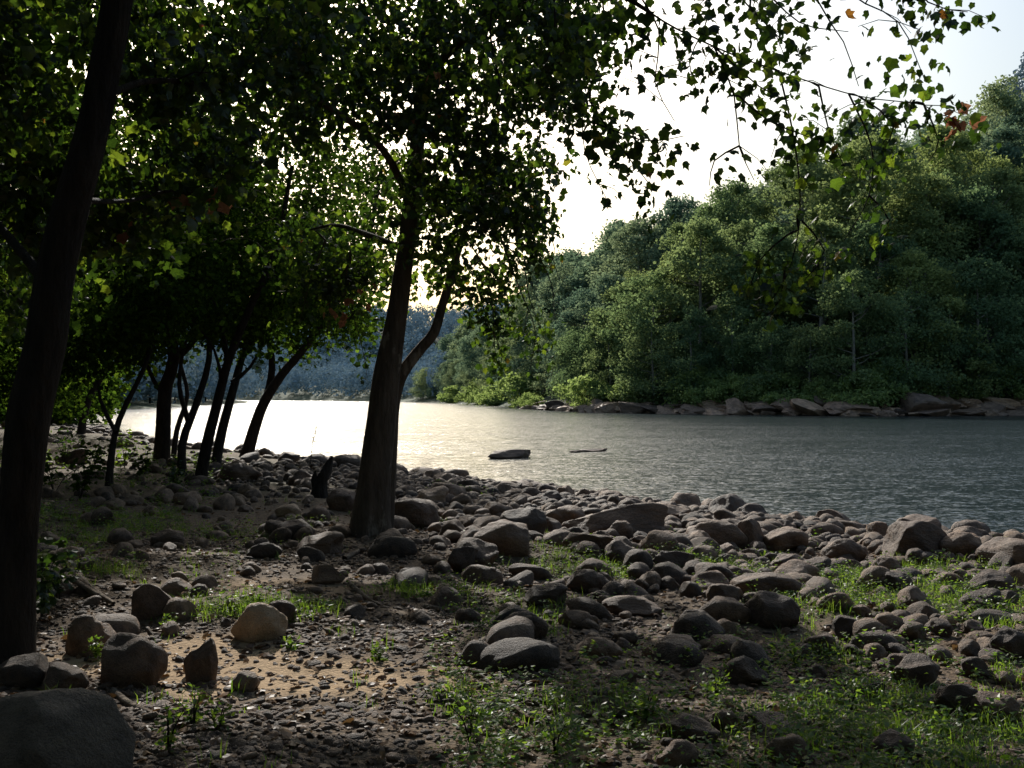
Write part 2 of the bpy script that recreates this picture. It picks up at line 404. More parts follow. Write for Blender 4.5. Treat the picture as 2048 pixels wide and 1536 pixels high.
class Tree:
    def __init__(s, name, base, label, category='tree', group=None, bark=M_BARK, leafm=M_LEAF):
        s.base = np.asarray(base, float); s.t = Tubes(); s.tw = s.t; s.nodes = []; s.nr = []; s.LP = []; s.LD = []; s.LN = []; s.LS = []
        s.name, s.label, s.cat, s.group, s.bark, s.leafm = name, label, category, group, bark, leafm; s.dead = []
    def limb(s, pts, r, sides=12, step=.15, bump=.07, flare=0, wob=.03, nodes_from=.35, seed=1):
        P, R = catmull(pts, r, step)
        k = np.arange(len(P))
        off = np.stack([vnoise(k * .13, k * 0 + seed, 3) - .5, vnoise(k * .13, k * 0 + seed, 4) - .5, k * 0], 1) * 2 * wob
        P = P + off * np.minimum(1, k / 6)[:, None]
        s.t.add(P, R, sides, bump, flare, seed)
        m = int(len(P) * nodes_from)
        for a in range(m, len(P), 2): s.nodes.append(P[a]); s.nr.append(R[a])
        return P
    def blob(s, c, r, n):
        u = norm(rng.normal(size=(n, 3))) * (rng.random(n) ** (1 / 2.4))[:, None]
        return np.asarray(c) + u * np.asarray(r)
    def clusters(s, C, per=20, spread=.32, size=(.09, .16), droop=.5, maxlen=9):
        C = C[C[:, 2] > 1.2 + s.base[2]]
        nd = np.array(s.nodes)
        d0 = np.min(np.linalg.norm(C[:, None] - nd[None], axis=2), axis=1)
        for c in C[np.argsort(d0)]:
            nd = np.array(s.nodes)
            dist = np.linalg.norm(nd - c, axis=1) + .5 * np.maximum(0, nd[:, 2] - c[2])
            k = int(np.argmin(dist)); L = np.linalg.norm(nd[k] - c)
            r0 = min(s.nr[k] * .7, .006 + .007 * L)
            n = max(3, int(L / .25) + 2)
            t = np.linspace(0, 1, n)[:, None]
            P = nd[k] * (1 - t) + c * t
            P[:, 2] += (np.sin(t[:, 0] * math.pi)) * L * .12
            P[1:-1] += rng.normal(size=(n - 2, 3)) * .03 * min(L, 2)
            R = np.linspace(r0, .0035, n)
            s.tw.add(P, R, 4)
            for a in range(1, n): s.nodes.append(P[a]); s.nr.append(R[a])
            m = max(3, int(per * (.3 + 1.4 * rng.random())))
            tt = rng.random(m) ** .5; lo = max(0, 1 - .7 / max(L, .7))
            tt = lo + (1 - lo) * tt
            base = nd[k] * (1 - tt[:, None]) + c * tt[:, None]
            s.add_leaves(base + rng.normal(size=(m, 3)) * spread * np.array([1, 1, .7]), size, droop)
    def add_leaves(s, P, size, droop):
        m = len(P)
        s.LP.append(P); s.LD.append(rng.normal(size=(m, 3)) * .7 + np.array([0, 0, -droop * 1.4]))
        s.LN.append(rng.normal(size=(m, 3)) * .8 + np.array([0, 0, .6])); s.LS.append(rng.uniform(size[0] * .75, size[1], size=m))
    def strand(s, pts, r0=.012, per_m=28, spread=.13, size=(.09, .17), start=.0, side=0):
        pts = [np.asarray(q, float) for q in pts]
        nd = np.array(s.nodes); k = int(np.argmin(np.linalg.norm(nd - pts[0], axis=1)))
        L0 = np.linalg.norm(nd[k] - pts[0])
        if L0 > .02:
            m_ = (nd[k] + pts[0]) / 2 + np.array([0, 0, .05 * L0])
            Pc, Rc = catmull([nd[k], m_, pts[0]], [min(s.nr[k], r0 * 1.5), r0 * 1.2, r0], .12); s.tw.add(Pc, Rc, 5)
        P, R = catmull(pts, np.linspace(r0, .003, len(pts)), .12)
        s.tw.add(P, R, 5)
        for a in range(0, len(P), 3): s.nodes.append(P[a]); s.nr.append(R[a])
        L = np.linalg.norm(np.diff(P, axis=0), axis=1).sum(); n = int(L * per_m)
        t = start + (1 - start) * rng.random(n)
        g = vnoise(t * L * 2.6, np.full(n, rng.random() * 50), 8); t = t[g > .43]
        k = np.clip(t * (len(P) - 1), 0, len(P) - 1.001); a = k.astype(int); f = (k - a)[:, None]
        B = P[a] * (1 - f) + P[a + 1] * f
        s.add_leaves(B + rng.normal(size=(len(B), 3)) * spread + np.array([0, 0, -.04]), size, .6)
        for _ in range(int(L * min(2.8, per_m / 30))):
            a = rng.integers(int(start * (len(P) - 1)), len(P) - 1); d = norm(rng.normal(size=3) * np.array([1, 1, .5]) + np.array([0, 0, -.5])) * rng.uniform(.15, .5)
            Q = np.array([P[a], P[a] + d * .5 + np.array([0, 0, .03]), P[a] + d])
            s.tw.add(Q, [.004, .003, .002], 4)
            m = rng.integers(3, 8); tt = rng.random(m)[:, None]
            s.add_leaves(P[a] + d * (.4 + .7 * tt) + rng.normal(size=(m, 3)) * .05, size, .6)
    def finish(s, T=LEAF_T, Fc=LEAF_F, sky=True):
        b = s.base
        e = add_obj(s.name, None, b, label=s.label, category=s.cat)
        e.empty_display_size = .3
        if s.group: e['group'] = s.group
        add_obj('trunk', s.t.mesh('trunk', s.bark, b), parent=e)
        P = np.vstack(s.LP); D = np.vstack(s.LD); Nn = np.vstack(s.LN); Z = np.concatenate(s.LS)
        k = sun_keep(P) & (np.hypot(P[:, 0], P[:, 1]) > 2.0)
        V, Fx = leaves(P[k], D[k], Nn[k], Z[k], T, Fc)
        add_obj('crown', new_mesh('crown', V - b, [Fx], False, [s.leafm]), parent=e)
        if s.dead:
            P = np.vstack([np.asarray(c) + rng.normal(size=(n, 3)) * r for c, n, r in s.dead]); n = len(P)
            V, Fx = leaves(P, rng.normal(size=(n, 3)) * .6 + [0, 0, -1], rng.normal(size=(n, 3)), rng.uniform(.07, .12, n), T, Fc)
            add_obj('dead_leaves', new_mesh('dead_leaves', V - b, [Fx], False, [M_DEAD]), parent=e)
        return e

def cl(tree, blobs, d, **kw):
    C = []
    for (px, py, dd, rx, ry, rd, n) in blobs:
        D = d + dd
        C.append(tree.blob(at(px, py, D), (rx / F * D, rd, ry / F * D), n))
    tree.clusters(np.vstack(C), **kw)

# ---- main sycamore
b = ground_at(742, 1070); D0 = b[1]
T = Tree('sycamore_tree', b - [0, 0, .1], 'tall sycamore with mottled trunk forking above cobbles', bark=M_SYC)
p = lambda px, py, dd=0: at(px, py, D0 + dd)
T.limb([b - [0, 0, .15], p(745, 990), p(757, 880), p(772, 760), p(793, 640), p(808, 520), p(825, 380), p(842, 230), p(858, 60), p(872, -150), p(880, -420), p(885, -700)],
       np.array([36, 34, 31, 27, 22, 18, 15, 14, 13, 12, 10, 5]) / F * D0, 24, .08, .08, .55, .02, .45, 2)
T.limb([p(765, 1040, .25) - [0, 0, .3], p(777, 930, .25), p(783, 830, .25), p(800, 757, .2), p(835, 705, .2), p(868, 665, .2), p(885, 610, .3), p(912, 525, .4), p(935, 450, .5), p(965, 360, .6), p(1010, 250, .8), p(1060, 120, 1)],
       np.array([22, 19, 17, 14, 12, 11, 9, 8, 6, 5, 4, 2]) / F * D0, 12, .1, .08, .2, .03, .5, 7)
T.limb([p(822, 400), p(760, 300, -.8), p(680, 230, -1.6), p(590, 170, -2.2), p(500, 150, -2.6)], np.array([9, 7, 6, 4, 2]) / F * D0, 8, .15, .06, 0, .04, .2, 3)
T.limb([p(812, 500), p(740, 470, .6), p(670, 450, 1.2), p(590, 470, 1.6)], np.array([7, 6, 4, 2]) / F * D0, 8, .15, .06, 0, .04, .2, 4)
T.limb([p(850, 150), p(940, 60, -1), p(1040, 0, -2), p(1160, -20, -3)], np.array([9, 7, 5, 2]) / F * D0, 8, .15, .06, 0, .04, .2, 5)
T.limb([p(868, -80), p(760, -200, 1), p(620, -320, 1.6), p(480, -380, 2)], np.array([9, 7, 5, 2]) / F * D0, 8, .15, .06, 0, .04, .2, 6)
T.limb([p(876, -260), p(980, -420, .5), p(1100, -520, -1), p(1250, -560, -2)], np.array([8, 6, 4, 2]) / F * D0, 8, .15, .06, 0, .04, .2, 8)
cl(T, [(560, 130, -1.5, 190, 150, 2, 62), (780, 90, 0, 180, 130, 2.5, 62), (980, 110, -.5, 150, 140, 2.5, 58), (1130, 90, -1.5, 110, 120, 1.5, 34), (700, 330, 0, 200, 130, 2.2, 76), (830, 300, -1.2, 90, 170, .5, 44), (960, 330, -.6, 100, 130, .5, 34),
       (950, 330, .3, 150, 120, 1.6, 44), (1090, 250, 0, 90, 110, 1, 30), (560, 430, 1, 150, 100, 1.6, 46), (880, 500, .1, 110, 80, .8, 26), (690, 560, 1, 90, 60, .8, 22), (1030, 430, .5, 90, 80, .8, 24),
       (600, -250, 0, 350, 200, 3.5, 80), (950, -250, 0, 330, 200, 3.5, 70), (1150, -480, -1, 320, 200, 3, 45), (700, -600, 0, 400, 220, 4, 60)], D0, per=42, spread=.23, size=(.07, .12))
for q in [[(930, 470), (970, 540), (985, 620), (990, 700), (1005, 770)], [(960, 450), (1040, 520), (1060, 600), (1090, 680)], [(960, 520), (1010, 580), (1020, 660)], [(985, 480), (1090, 500), (1120, 560)],
          [(700, 500), (690, 580), (715, 660), (730, 720)], [(650, 480), (620, 560), (600, 640)], [(870, 640), (900, 600), (950, 590), (960, 660)], [(700, 520), (660, 600), (665, 690)], [(940, 430), (1060, 440), (1110, 500), (1070, 570)],
          [(1000, 470), (1040, 580), (1070, 660), (1060, 740)], [(950, 560), (975, 640), (1000, 700), (985, 750)], [(1040, 440), (1100, 560), (1110, 640)]]:
    T.strand([p(x, y, .5 + rng.normal() * .2) for x, y in q], .012, 110, .13, (.06, .11), .1)
T.dead = [(p(690, 605, .3), 9, .09), (p(875, 150, -3), 4, .06), (p(670, 612, .3), 4, .06)]
T.finish()

# ---- near left dark tree
b = ground_at(22, 1320); D1 = b[1]
T = Tree('sycamore_tree', b - [0, 0, .1], 'thick dark leaning tree beside a mossy boulder')
p = lambda px, py, dd=0: at(px, py, D1 + dd)
T.limb([b - [0, 0, .2], p(24, 1180), p(42, 1000), p(64, 820), p(95, 620), p(138, 420), p(180, 250), p(215, 60), p(240, -150), p(260, -500), p(270, -900)],
       np.array([44, 41, 41, 42, 40, 36, 32, 30, 28, 22, 10]) / F * D1, 22, .07, .09, .5, .02, .5, 9)
T.limb([p(110, 600), p(60, 520, .6), p(-20, 430, 1), p(-150, 300, 1.5)], np.array([14, 11, 9, 4]) / F * D1, 8, .12, .06, 0, .03, .2, 10)
T.limb([p(195, 190), p(300, 160, .8), p(420, 170, 1.6), p(520, 230, 2.3)], np.array([9, 7, 5, 2]) / F * D1, 8, .12, .06, 0, .03, .2, 11)
T.limb([p(150, 400), p(260, 400, 1.2), p(360, 380, 2), p(450, 430, 2.8)], np.array([7, 5, 4, 2]) / F * D1, 8, .12, .06, 0, .03, .2, 12)
T.limb([p(235, -100), p(400, -260, 1), p(560, -330, 1.5), p(760, -380, 2)], np.array([13, 10, 7, 3]) / F * D1, 8, .12, .06, 0, .03, .2, 13)
cl(T, [(330, 120, 1.5, 190, 120, 1.5, 38), (60, 150, 1.5, 160, 160, 1.2, 46), (370, 330, 2.2, 150, 100, 1, 28), (60, 400, 2, 140, 130, 1, 46), (240, 420, 2.5, 120, 100, 1, 24), (550, 60, 2, 150, 90, 1, 20), (20, 560, 3, 130, 90, 1, 30),
       (300, -300, 1, 500, 250, 3, 75), (800, -350, 2, 300, 130, 1.5, 28), (0, -200, 1, 300, 250, 2.5, 40)], D1, per=28, spread=.19, size=(.07, .125))
T.dead = [(p(432, 402, 2), 4, .04), (p(368, 395, 2), 3, .04), (p(265, 450, 2), 2, .04)]
T.finish()

# ---- overhanging sycamore whose boughs sweep forward over the bank
b = np.array([-2.2, -2.6, gh(-2.2, -2.6)])
T = Tree('sycamore_tree', b - [0, 0, .1], 'sycamore with long drooping leafy boughs against white sky')
T.limb([b - [0, 0, .2], b + [.05, .1, 1.5], b + [.1, .3, 3.5], b + [.2, .5, 6], b + [.1, .6, 9], b + [0, .5, 12]], [.3, .24, .21, .18, .13, .05], 14, .15, .06, .5, .02, .5, 14)
s0 = b + [.2, .45, 5]
T.limb([s0, [-1, .2, 5.9], [.2, 2.6, 5.8], [.8, 4.6, 5.1], at(1130, -130, 6.2), at(1300, 20, 6.8)], [.11, .09, .07, .05, .03, .012], 10, .15, .05, 0, .03, .2, 15)
T.limb([b + [.2, .5, 6.5], [-.5, .5, 7.2], [1.4, 3, 7], [2.4, 5, 5.9], at(1600, -160, 6.8)], [.10, .08, .06, .04, .014], 10, .15, .05, 0, .03, .2, 16)
C = np.vstack([T.blob([-1, 1, 8.5], [4, 4, 2.2], 100), T.blob([2, 3, 8], [3, 3, 1.3], 45), T.blob([3.5, 0, 7.5], [3, 3, 1.5], 40), T.blob([-2, -3, 9], [4, 3, 2.5], 40)])  # overhead crown outside the view, added to block skylight
T.clusters(C, per=22, spread=.38, size=(.12, .18))
A = lambda L, d=7.2: [at(x, y, d + z) for x, y, z in L]
ST = [([(1130, -130, -1), (1300, 20, -.4), (1430, 90, 0), (1560, 140, .1), (1720, 190, .2), (1850, 208, .3), (1900, 245, .3)], 74, .12, .1),
      ([(1560, 140, .1), (1585, 250, .1), (1600, 360, .1), (1598, 460, .1), (1570, 560, .1), (1510, 640, .1)], 24, .06, .1),
      ([(1575, 470, .1), (1520, 520, .1), (1495, 600, .1)], 80, .08, .3), ([(1595, 430, .1), (1650, 500, .1), (1610, 560, 0)], 50, .07, .2), ([(1570, 540, .1), (1560, 600, .1), (1520, 645, .1)], 64, .07, .1),
      ([(1200, -60, 0), (1210, 90, .1), (1170, 200, .2), (1170, 300, .2), (1215, 400, .2)], 140, .13, .1), ([(1180, 200, .2), (1240, 290, .1), (1310, 380, 0)], 120, .10, .1), ([(1180, 240, .2), (1290, 280, .1), (1370, 270, 0)], 70, .08, .3),
      ([(1250, -60, 0), (1320, 60, 0), (1310, 160, 0), (1350, 240, 0)], 90, .12, 0), ([(1430, 90, 0), (1470, 190, 0), (1480, 290, 0), (1510, 360, 0)], 90, .10, .3), ([(1480, 190, 0), (1540, 240, 0), (1640, 280, 0)], 84, .09, .3),
      ([(1700, 185, .2), (1745, 290, .2), (1740, 390, .2), (1690, 480, .2)], 90, .09, .3), ([(1720, 190, .2), (1790, 250, .2), (1740, 340, .2)], 60, .09, .3),
      ([(1600, -160, -.4), (1700, -20, 0), (1800, 40, 0), (1850, 150, 0)], 96, .12, .1), ([(1600, -160, -.4), (1640, 0, 0), (1690, 80, 0), (1720, 170, 0)], 104, .13, .1), ([(1400, -100, 0), (1520, 30, 0), (1580, 90, 0)], 120, .14, .1),
      ([(1800, -100, 0), (1860, 0, 0), (1940, 20, 0)], 76, .1, .2), ([(1400, -120, 0), (1420, 20, .2), (1380, 120, .2), (1400, 190, .2)], 95, .15, 0), ([(1740, 390, .2), (1780, 440, .1), (1740, 500, 0)], 36, .07, .2),
      ([(1100, -100, 0), (1110, 60, 0), (1080, 150, 0)], 95, .16, 0), ([(1000, -100, 0), (980, 60, 0), (1000, 180, 0), (960, 250, 0)], 60, .16, 0), ([(1850, 205, .3), (1880, 280, .3), (1860, 320, .3)], 30, .06, .3),
      ([(1640, 170, .1), (1660, 260, .1), (1690, 330, 0)], 70, .08, .3), ([(1430, 90, 0), (1520, 170, .1), (1580, 200, 0)], 80, .1, .1), ([(1500, -60, 0), (1600, 40, .2), (1700, 60, 0)], 100, .12, .1), ([(1480, 290, 0), (1430, 320, 0), (1420, 370, 0)], 44, .08, .1)]
for L, pm, sp, st in ST: T.strand(A(L), .008, pm * 1.15, sp, (.056, .104), st)
T.dead = [(at(1915, 225, 7.5), 9, .045), (at(1912, 255, 7.5), 5, .035)]
T.finish()

# ---- grove of slanting trees on the shore
GR = [('slender dark tree with forked leaning trunk at waterside', (322, 930), [[(322, 930), (330, 860), (338, 770), (352, 715), (325, 600), (315, 480), (330, 330), (340, 150)], [(350, 722), (395, 668), (430, 570), (460, 430), (480, 280)], [(334, 800), (300, 740), (290, 660), (250, 590)]], [16, 7, 5],
       [(330, 480, 0, 140, 150, 3, 70), (440, 420, 0, 120, 150, 3, 56), (340, 250, 0, 160, 150, 3, 60), (250, 600, 0, 90, 80, 2, 34), (260, 690, 0, 70, 40, 2, 16), (340, 0, 0, 200, 180, 4, 50)]),
      ('thin curved tree in a clump of shoreline trees', (368, 952), [[(368, 952), (362, 890), (386, 810), (412, 720), (418, 610), (440, 480), (450, 330)], [(376, 840), (358, 770), (372, 690), (405, 620)]], [10, 6],
       [(430, 500, 0, 110, 120, 3, 50), (460, 330, 0, 110, 120, 3, 45), (520, 600, 0, 70, 60, 2, 20)]),
      ('leaning dark tree with bare lower trunk over cobbles', (395, 965), [[(395, 965), (412, 890), (436, 800), (460, 712), (500, 610), (550, 490), (590, 330)], [(455, 730), (440, 640), (400, 540)], [(425, 840), (440, 770), (425, 700), (380, 640)]], [13, 6, 5],
       [(560, 480, 0, 120, 130, 3, 56), (600, 320, 0, 130, 130, 3, 48), (420, 610, 0, 80, 55, 2, 22), (640, 610, 0, 80, 50, 2, 22)]),
      ('slanting dark tree beside the water', (428, 935), [[(428, 935), (445, 840), (468, 750), (495, 685), (560, 590), (600, 480)], [(463, 765), (500, 735), (545, 660)]], [11, 5],
       [(590, 520, 0, 110, 110, 3, 45), (500, 655, 0, 60, 45, 2, 20)]),
      ('strongly leaning forked tree at the water edge', (488, 915), [[(488, 915), (508, 860), (532, 803), (568, 748), (608, 702), (670, 610), (730, 480), (760, 330)], [(532, 805), (545, 720), (535, 620), (550, 500)]], [13, 9],
       [(690, 520, 0, 110, 110, 4, 50), (720, 350, 0, 130, 130, 4, 50), (560, 560, 0, 100, 110, 3, 40), (610, 660, 0, 60, 50, 2, 20), (700, 650, 0, 50, 50, 2, 16), (700, 150, 0, 150, 120, 4, 40)]),
      ('small crooked tree among shaded stones', (215, 985), [[(215, 985), (222, 910), (238, 840), (285, 745), (320, 650), (340, 560)], [(232, 865), (200, 800), (190, 720)]], [8, 5],
       [(330, 540, 0, 120, 90, 1.4, 34), (250, 630, 0, 90, 70, 1.2, 26), (160, 700, 0, 80, 60, 1.2, 22)]),
      ('dark tree with low boughs in the waterside wood', (160, 868), [[(160, 868), (175, 800), (215, 730), (250, 640), (260, 500), (270, 350)], [(200, 755), (150, 680), (120, 580)]], [8, 5],
       [(240, 560, 0, 100, 120, 4, 60), (270, 400, 0, 100, 120, 4, 45), (120, 560, 0, 90, 120, 4, 55), (170, 700, 0, 100, 70, 3, 50), (110, 770, 0, 70, 40, 3, 24)]),
      ('thin leaning tree standing near the bright water', (345, 925), [[(345, 925), (352, 860), (372, 790), (358, 710), (380, 620), (400, 520)]], [6],
       [(360, 560, 0, 90, 90, 3, 34), (400, 640, 0, 50, 40, 2, 10)]),
      ('straight dark tree deep in the shaded wood', (75, 900), [[(75, 900), (80, 780), (95, 640), (90, 450), (100, 250)]], [12],
       [(90, 480, 0, 120, 160, 3, 65), (90, 250, 0, 150, 130, 3, 50), (50, 690, 0, 100, 100, 3, 60), (60, 790, 0, 90, 50, 3, 24)])]
for gi, (lab, bp, limbs, rp, blobs) in enumerate(GR):
    b = ground_at(*bp); d = b[1]
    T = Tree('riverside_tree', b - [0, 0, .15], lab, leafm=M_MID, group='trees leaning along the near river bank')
    for li, (L, r) in enumerate(zip(limbs, rp)):
        pts = [at(x, y, d + k * .25 * (1 if gi % 2 else -1)) for k, (x, y) in enumerate(L)]
        if li == 0: pts[0] = b - [0, 0, .3]
        T.limb(pts, np.linspace(r, r * .28, len(L)) / F * d, 10, .3, .07, .35 if li == 0 else 0, .10, .4, gi * 3 + li)
    C = np.vstack([T.blob(at(px, py, d + dd), (rx / F * d, rd, ry / F * d), n) for px, py, dd, rx, ry, rd, n in blobs])
    T.clusters(C, per=58, spread=.48 if d > 25 else .32, size=(.12, .21) if d > 25 else (.07, .14), droop=.3)
    T.finish(TUFT_T, TUFT_F)

# ------------------------------------------------------------------ wood trees (shared variants)
def tree_variant(h, w, nclump, nleaf, ls, low=.22, bark=M_FBARK, leafm=M_FAR, conic=0.):
    tb = Tubes(); lean = rng.normal(size=2) * h * .03
    P = np.array([[0, 0, -1.2], [0, 0, 0], [lean[0] * .4, lean[1] * .4, h * .35], [lean[0], lean[1], h * .7], [lean[0], lean[1], h * .93]])
    r = h * .010 + .03
    Pc, Rc = catmull(P, [r * 1.4, r * 1.2, r, r * .55, r * .15], h / 25)
    tb.add(Pc, Rc, 7)
    z = low + (1 - low) * rng.random(nclump) ** .85
    zz = (z - low) / (1 - low)
    prof = np.sin(np.pi * np.clip(zz * .9 + .1, 0, 1) ** (.8 if not conic else .5)) ** .5
    rad = w * prof * (.25 + .75 * rng.random(nclump) ** .5) + .2
    th = rng.random(nclump) * 6.283
    C = np.stack([rad * np.cos(th) + lean[0] * z, rad * np.sin(th) + lean[1] * z, z * h * .96], 1)
    rc = w * rng.uniform(.24, .48, nclump) * (1 - .3 * zz)
    for k in range(0, nclump, 3):
        a = Pc[np.argmin(np.abs(Pc[:, 2] - (C[k, 2] - h * .12)))]
        Q = np.array([a, a * .5 + C[k] * .5 + [0, 0, -.02 * h], C[k]])
        tb.add(Q, [r * .4, r * .25, r * .08], 5)
    g = rng.normal(size=(nclump, nleaf, 3)); u = norm(g + np.array([0, 0, .2]))
    rr = rc[:, None, None] * np.abs(rng.normal(.78, .30, (nclump, nleaf, 1)))
    Pp = C[:, None] + u * rr * np.array([1, 1, .7])
    Nn = norm(u + rng.normal(size=u.shape) * .6).reshape(-1, 3)
    Dd = rng.normal(size=Nn.shape); Pp = Pp.reshape(-1, 3)
    V, Fx = leaves(Pp, Dd, Nn, rng.uniform(ls * .6, ls * 1.4, len(Pp)), TUFT_T, TUFT_F)
    return tb.mesh('trunk', bark), new_mesh('crown', V, [Fx], False, [leafm])

def place_copy(proto, loc, sc, rot, label=None):
    top, kids = proto
    o = top.copy(); COL.objects.link(o); o.location = [float(v) for v in loc]; o.scale = sc; o.rotation_euler = (0, 0, rot)
    if label: o['label'] = label
    for k in kids:
        c = k.copy(); COL.objects.link(c); c.parent = o
    return o
def make_proto(name, parts, loc, sc, rot, label, category, group):
    e = add_obj(name, None, loc, label=label, category=category, group=group)
    e.scale = sc; e.rotation_euler = (0, 0, rot)
    kids = [add_obj(n, m, parent=e) for n, m in parts]
    return e, kids

FV = [tree_variant(22, 6.4, 52, 170, .38, .06), tree_variant(24, 6.2, 52, 170, .38, .12), tree_variant(18, 6.2, 46, 170, .36, .04), tree_variant(20, 5.4, 46, 170, .36, .07, conic=1), tree_variant(26, 7.4, 60, 170, .40, .16), tree_variant(16, 5.4, 40, 170, .34, .03)]
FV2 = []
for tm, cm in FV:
    c2 = cm.copy(); c2.materials.clear(); c2.materials.append(M_FAR_HAZE); FV2.append((tm, c2))
x = rng.uniform(-60, 240, 12000); y = rng.uniform(135, 560, 12000)
r_, dn_, df_ = shore_info(x, y)
ok = (~r_) & (df_ < dn_) & (df_ > 4) & (df_ < 150) & (np.abs(x / y) < .6) & ((x > -2) | (df_ < 34))
x, y, df_ = x[ok], y[ok], df_[ok]
o_ = np.argsort(df_ + rng.random(len(df_)) * 8)
pts = []
for k in o_:
    sp = 5.6 + df_[k] * .06 + max(0, y[k] - 200) * .02
    if all((x[k] - a) ** 2 + (y[k] - b_) ** 2 > sp * sp for a, b_, _ in pts): pts.append((x[k], y[k], df_[k]))
    if len(pts) >= 252: break
zs = ground_h([q[0] for q in pts], [q[1] for q in pts])
protos = {}
for k, ((a, b_, dd), z) in enumerate(zip(pts, zs)):
    v = int(rng.integers(0, 6)); s = rng.uniform(.78, 1.32) * (.74 if dd < 10 else 1) * (1.15 if b_ > 230 else 1)
    lab = 'leafy green tree at the rocky far shore' if dd < 14 else 'leafy green tree on the wooded hillside across the river'
    sc = (s * rng.uniform(.98, 1.18),) * 2 + (s,); rot = rng.random() * 6.28
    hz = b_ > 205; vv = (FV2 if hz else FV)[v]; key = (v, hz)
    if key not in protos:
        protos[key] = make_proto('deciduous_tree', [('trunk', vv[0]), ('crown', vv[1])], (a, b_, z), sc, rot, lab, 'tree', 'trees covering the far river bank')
    else: place_copy(protos[key], (a, b_, z), sc, rot, lab)
# wood on the near bank; unseen trees behind the camera added to block sky light
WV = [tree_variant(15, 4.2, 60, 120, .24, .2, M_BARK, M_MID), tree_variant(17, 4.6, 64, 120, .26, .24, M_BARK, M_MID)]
W = [(-13, 20), (-18, 30), (-21, 26), (-24, 38), (-27, 33), (-31, 45), (-31, 52), (-38, 58), (-41, 50), (-43, 70), (-50, 74), (-42, 88), (-50, 98), (-56, 112), (-66, 128), (-75, 150), (-84, 172), (-90, 200), (-96, 230), (-102, 262),
     (-108, 300), (-114, 340), (-120, 380), (-128, 420), (-36, 40), (-60, 75), (-11, 13), (-17, 18), (-70, 100), (-20, 12), (-36, 62), (-50, 84), (-60, 106), (-9, -4), (-4, -9), (3, -9), (8, -5), (12, -1), (-1, -14), (7, -13), (-10, 4), (-13, -10), (14, -9), (-95, 215), (-100, 245), (-106, 275)]
wp = []; fp = None
for k, (a, b_) in enumerate(W):
    z = gh(a, b_); s = rng.uniform(.9, 1.25) * (1.5 if b_ > 120 else 1)
    if k < 2:
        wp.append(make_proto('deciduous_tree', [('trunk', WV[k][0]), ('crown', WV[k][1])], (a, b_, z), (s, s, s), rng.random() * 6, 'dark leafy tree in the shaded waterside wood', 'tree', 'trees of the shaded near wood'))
        if k == 1:
            c2 = WV[0][1].copy(); c2.materials.clear(); c2.materials.append(M_FAR_HAZE)
    elif b_ > 145:
        if fp is None: fp = make_proto('deciduous_tree', [('trunk', WV[0][0]), ('crown', c2)], (a, b_, z), (s, s, s), rng.random() * 6, 'haze-tinted green tree at the bend of the near bank', 'tree', 'trees of the shaded near wood')
        else: place_copy(fp, (a, b_, z), (s, s, s), rng.random() * 6)
    else: place_copy(wp[k % 2], (a, b_, z), (s, s, s), rng.random() * 6)

def forest(name, regions, label, mat, q0, nr_=.3):
    PP = []; NN = []; SS = []
    for (x0, x1, y0, y1, n, ls, cond) in regions:
        x = rng.uniform(x0, x1, n); y = rng.uniform(y0, y1, n); inf = shore_info(x, y)
        ok = (~inf[0]) & cond(x, y, inf); x, y = x[ok], y[ok]
        z = ground_h(x, y); hh = rng.uniform(12, 24, len(x)); w = rng.uniform(4, 7.5, len(x))
        q = q0
        u = norm(rng.normal(size=(len(x), q, 3)) + np.array([0, -.15, .35]))
        C = np.stack([x, y, z + hh * .55], 1)[:, None]
        PP.append((C + u * np.stack([w, w, hh * .46], 1)[:, None] * rng.uniform(.75, 1.1, (len(x), q, 1))).reshape(-1, 3))
        NN.append(norm(u + rng.normal(size=u.shape) * nr_).reshape(-1, 3)); SS.append(rng.uniform(.6, 1.35, len(x) * q) * ls)
    PP = np.vstack(PP); NN = np.vstack(NN); SS = np.concatenate(SS)
    V, Fx = leaves(PP, rng.normal(size=PP.shape), NN, SS, TUFT_T, TUFT_F)
    add_obj(name, new_mesh(name, V, [Fx], False, [mat]), kind='stuff', label=label, category='forest')
vis = lambda x, y: np.abs(x / y) < .6
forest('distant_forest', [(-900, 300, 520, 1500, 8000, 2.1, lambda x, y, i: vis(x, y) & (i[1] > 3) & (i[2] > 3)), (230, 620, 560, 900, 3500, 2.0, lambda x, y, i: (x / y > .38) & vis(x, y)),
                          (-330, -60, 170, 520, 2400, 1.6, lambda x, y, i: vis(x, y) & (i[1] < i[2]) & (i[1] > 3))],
       'haze-tinted blue-green forest covering the distant valley hills', M_HILL_HAZE, 70, .12)
forest('hillside_forest', [(-60, 260, 190, 560, 3400, .85, lambda x, y, i: vis(x, y) & (i[2] < i[1]) & ((i[2] > 50) | ((x < 0) & (i[2] > 25))) & (i[2] < 190))], 'green forest canopy covering the slope across the river', M_SLOPE, 170, .5)

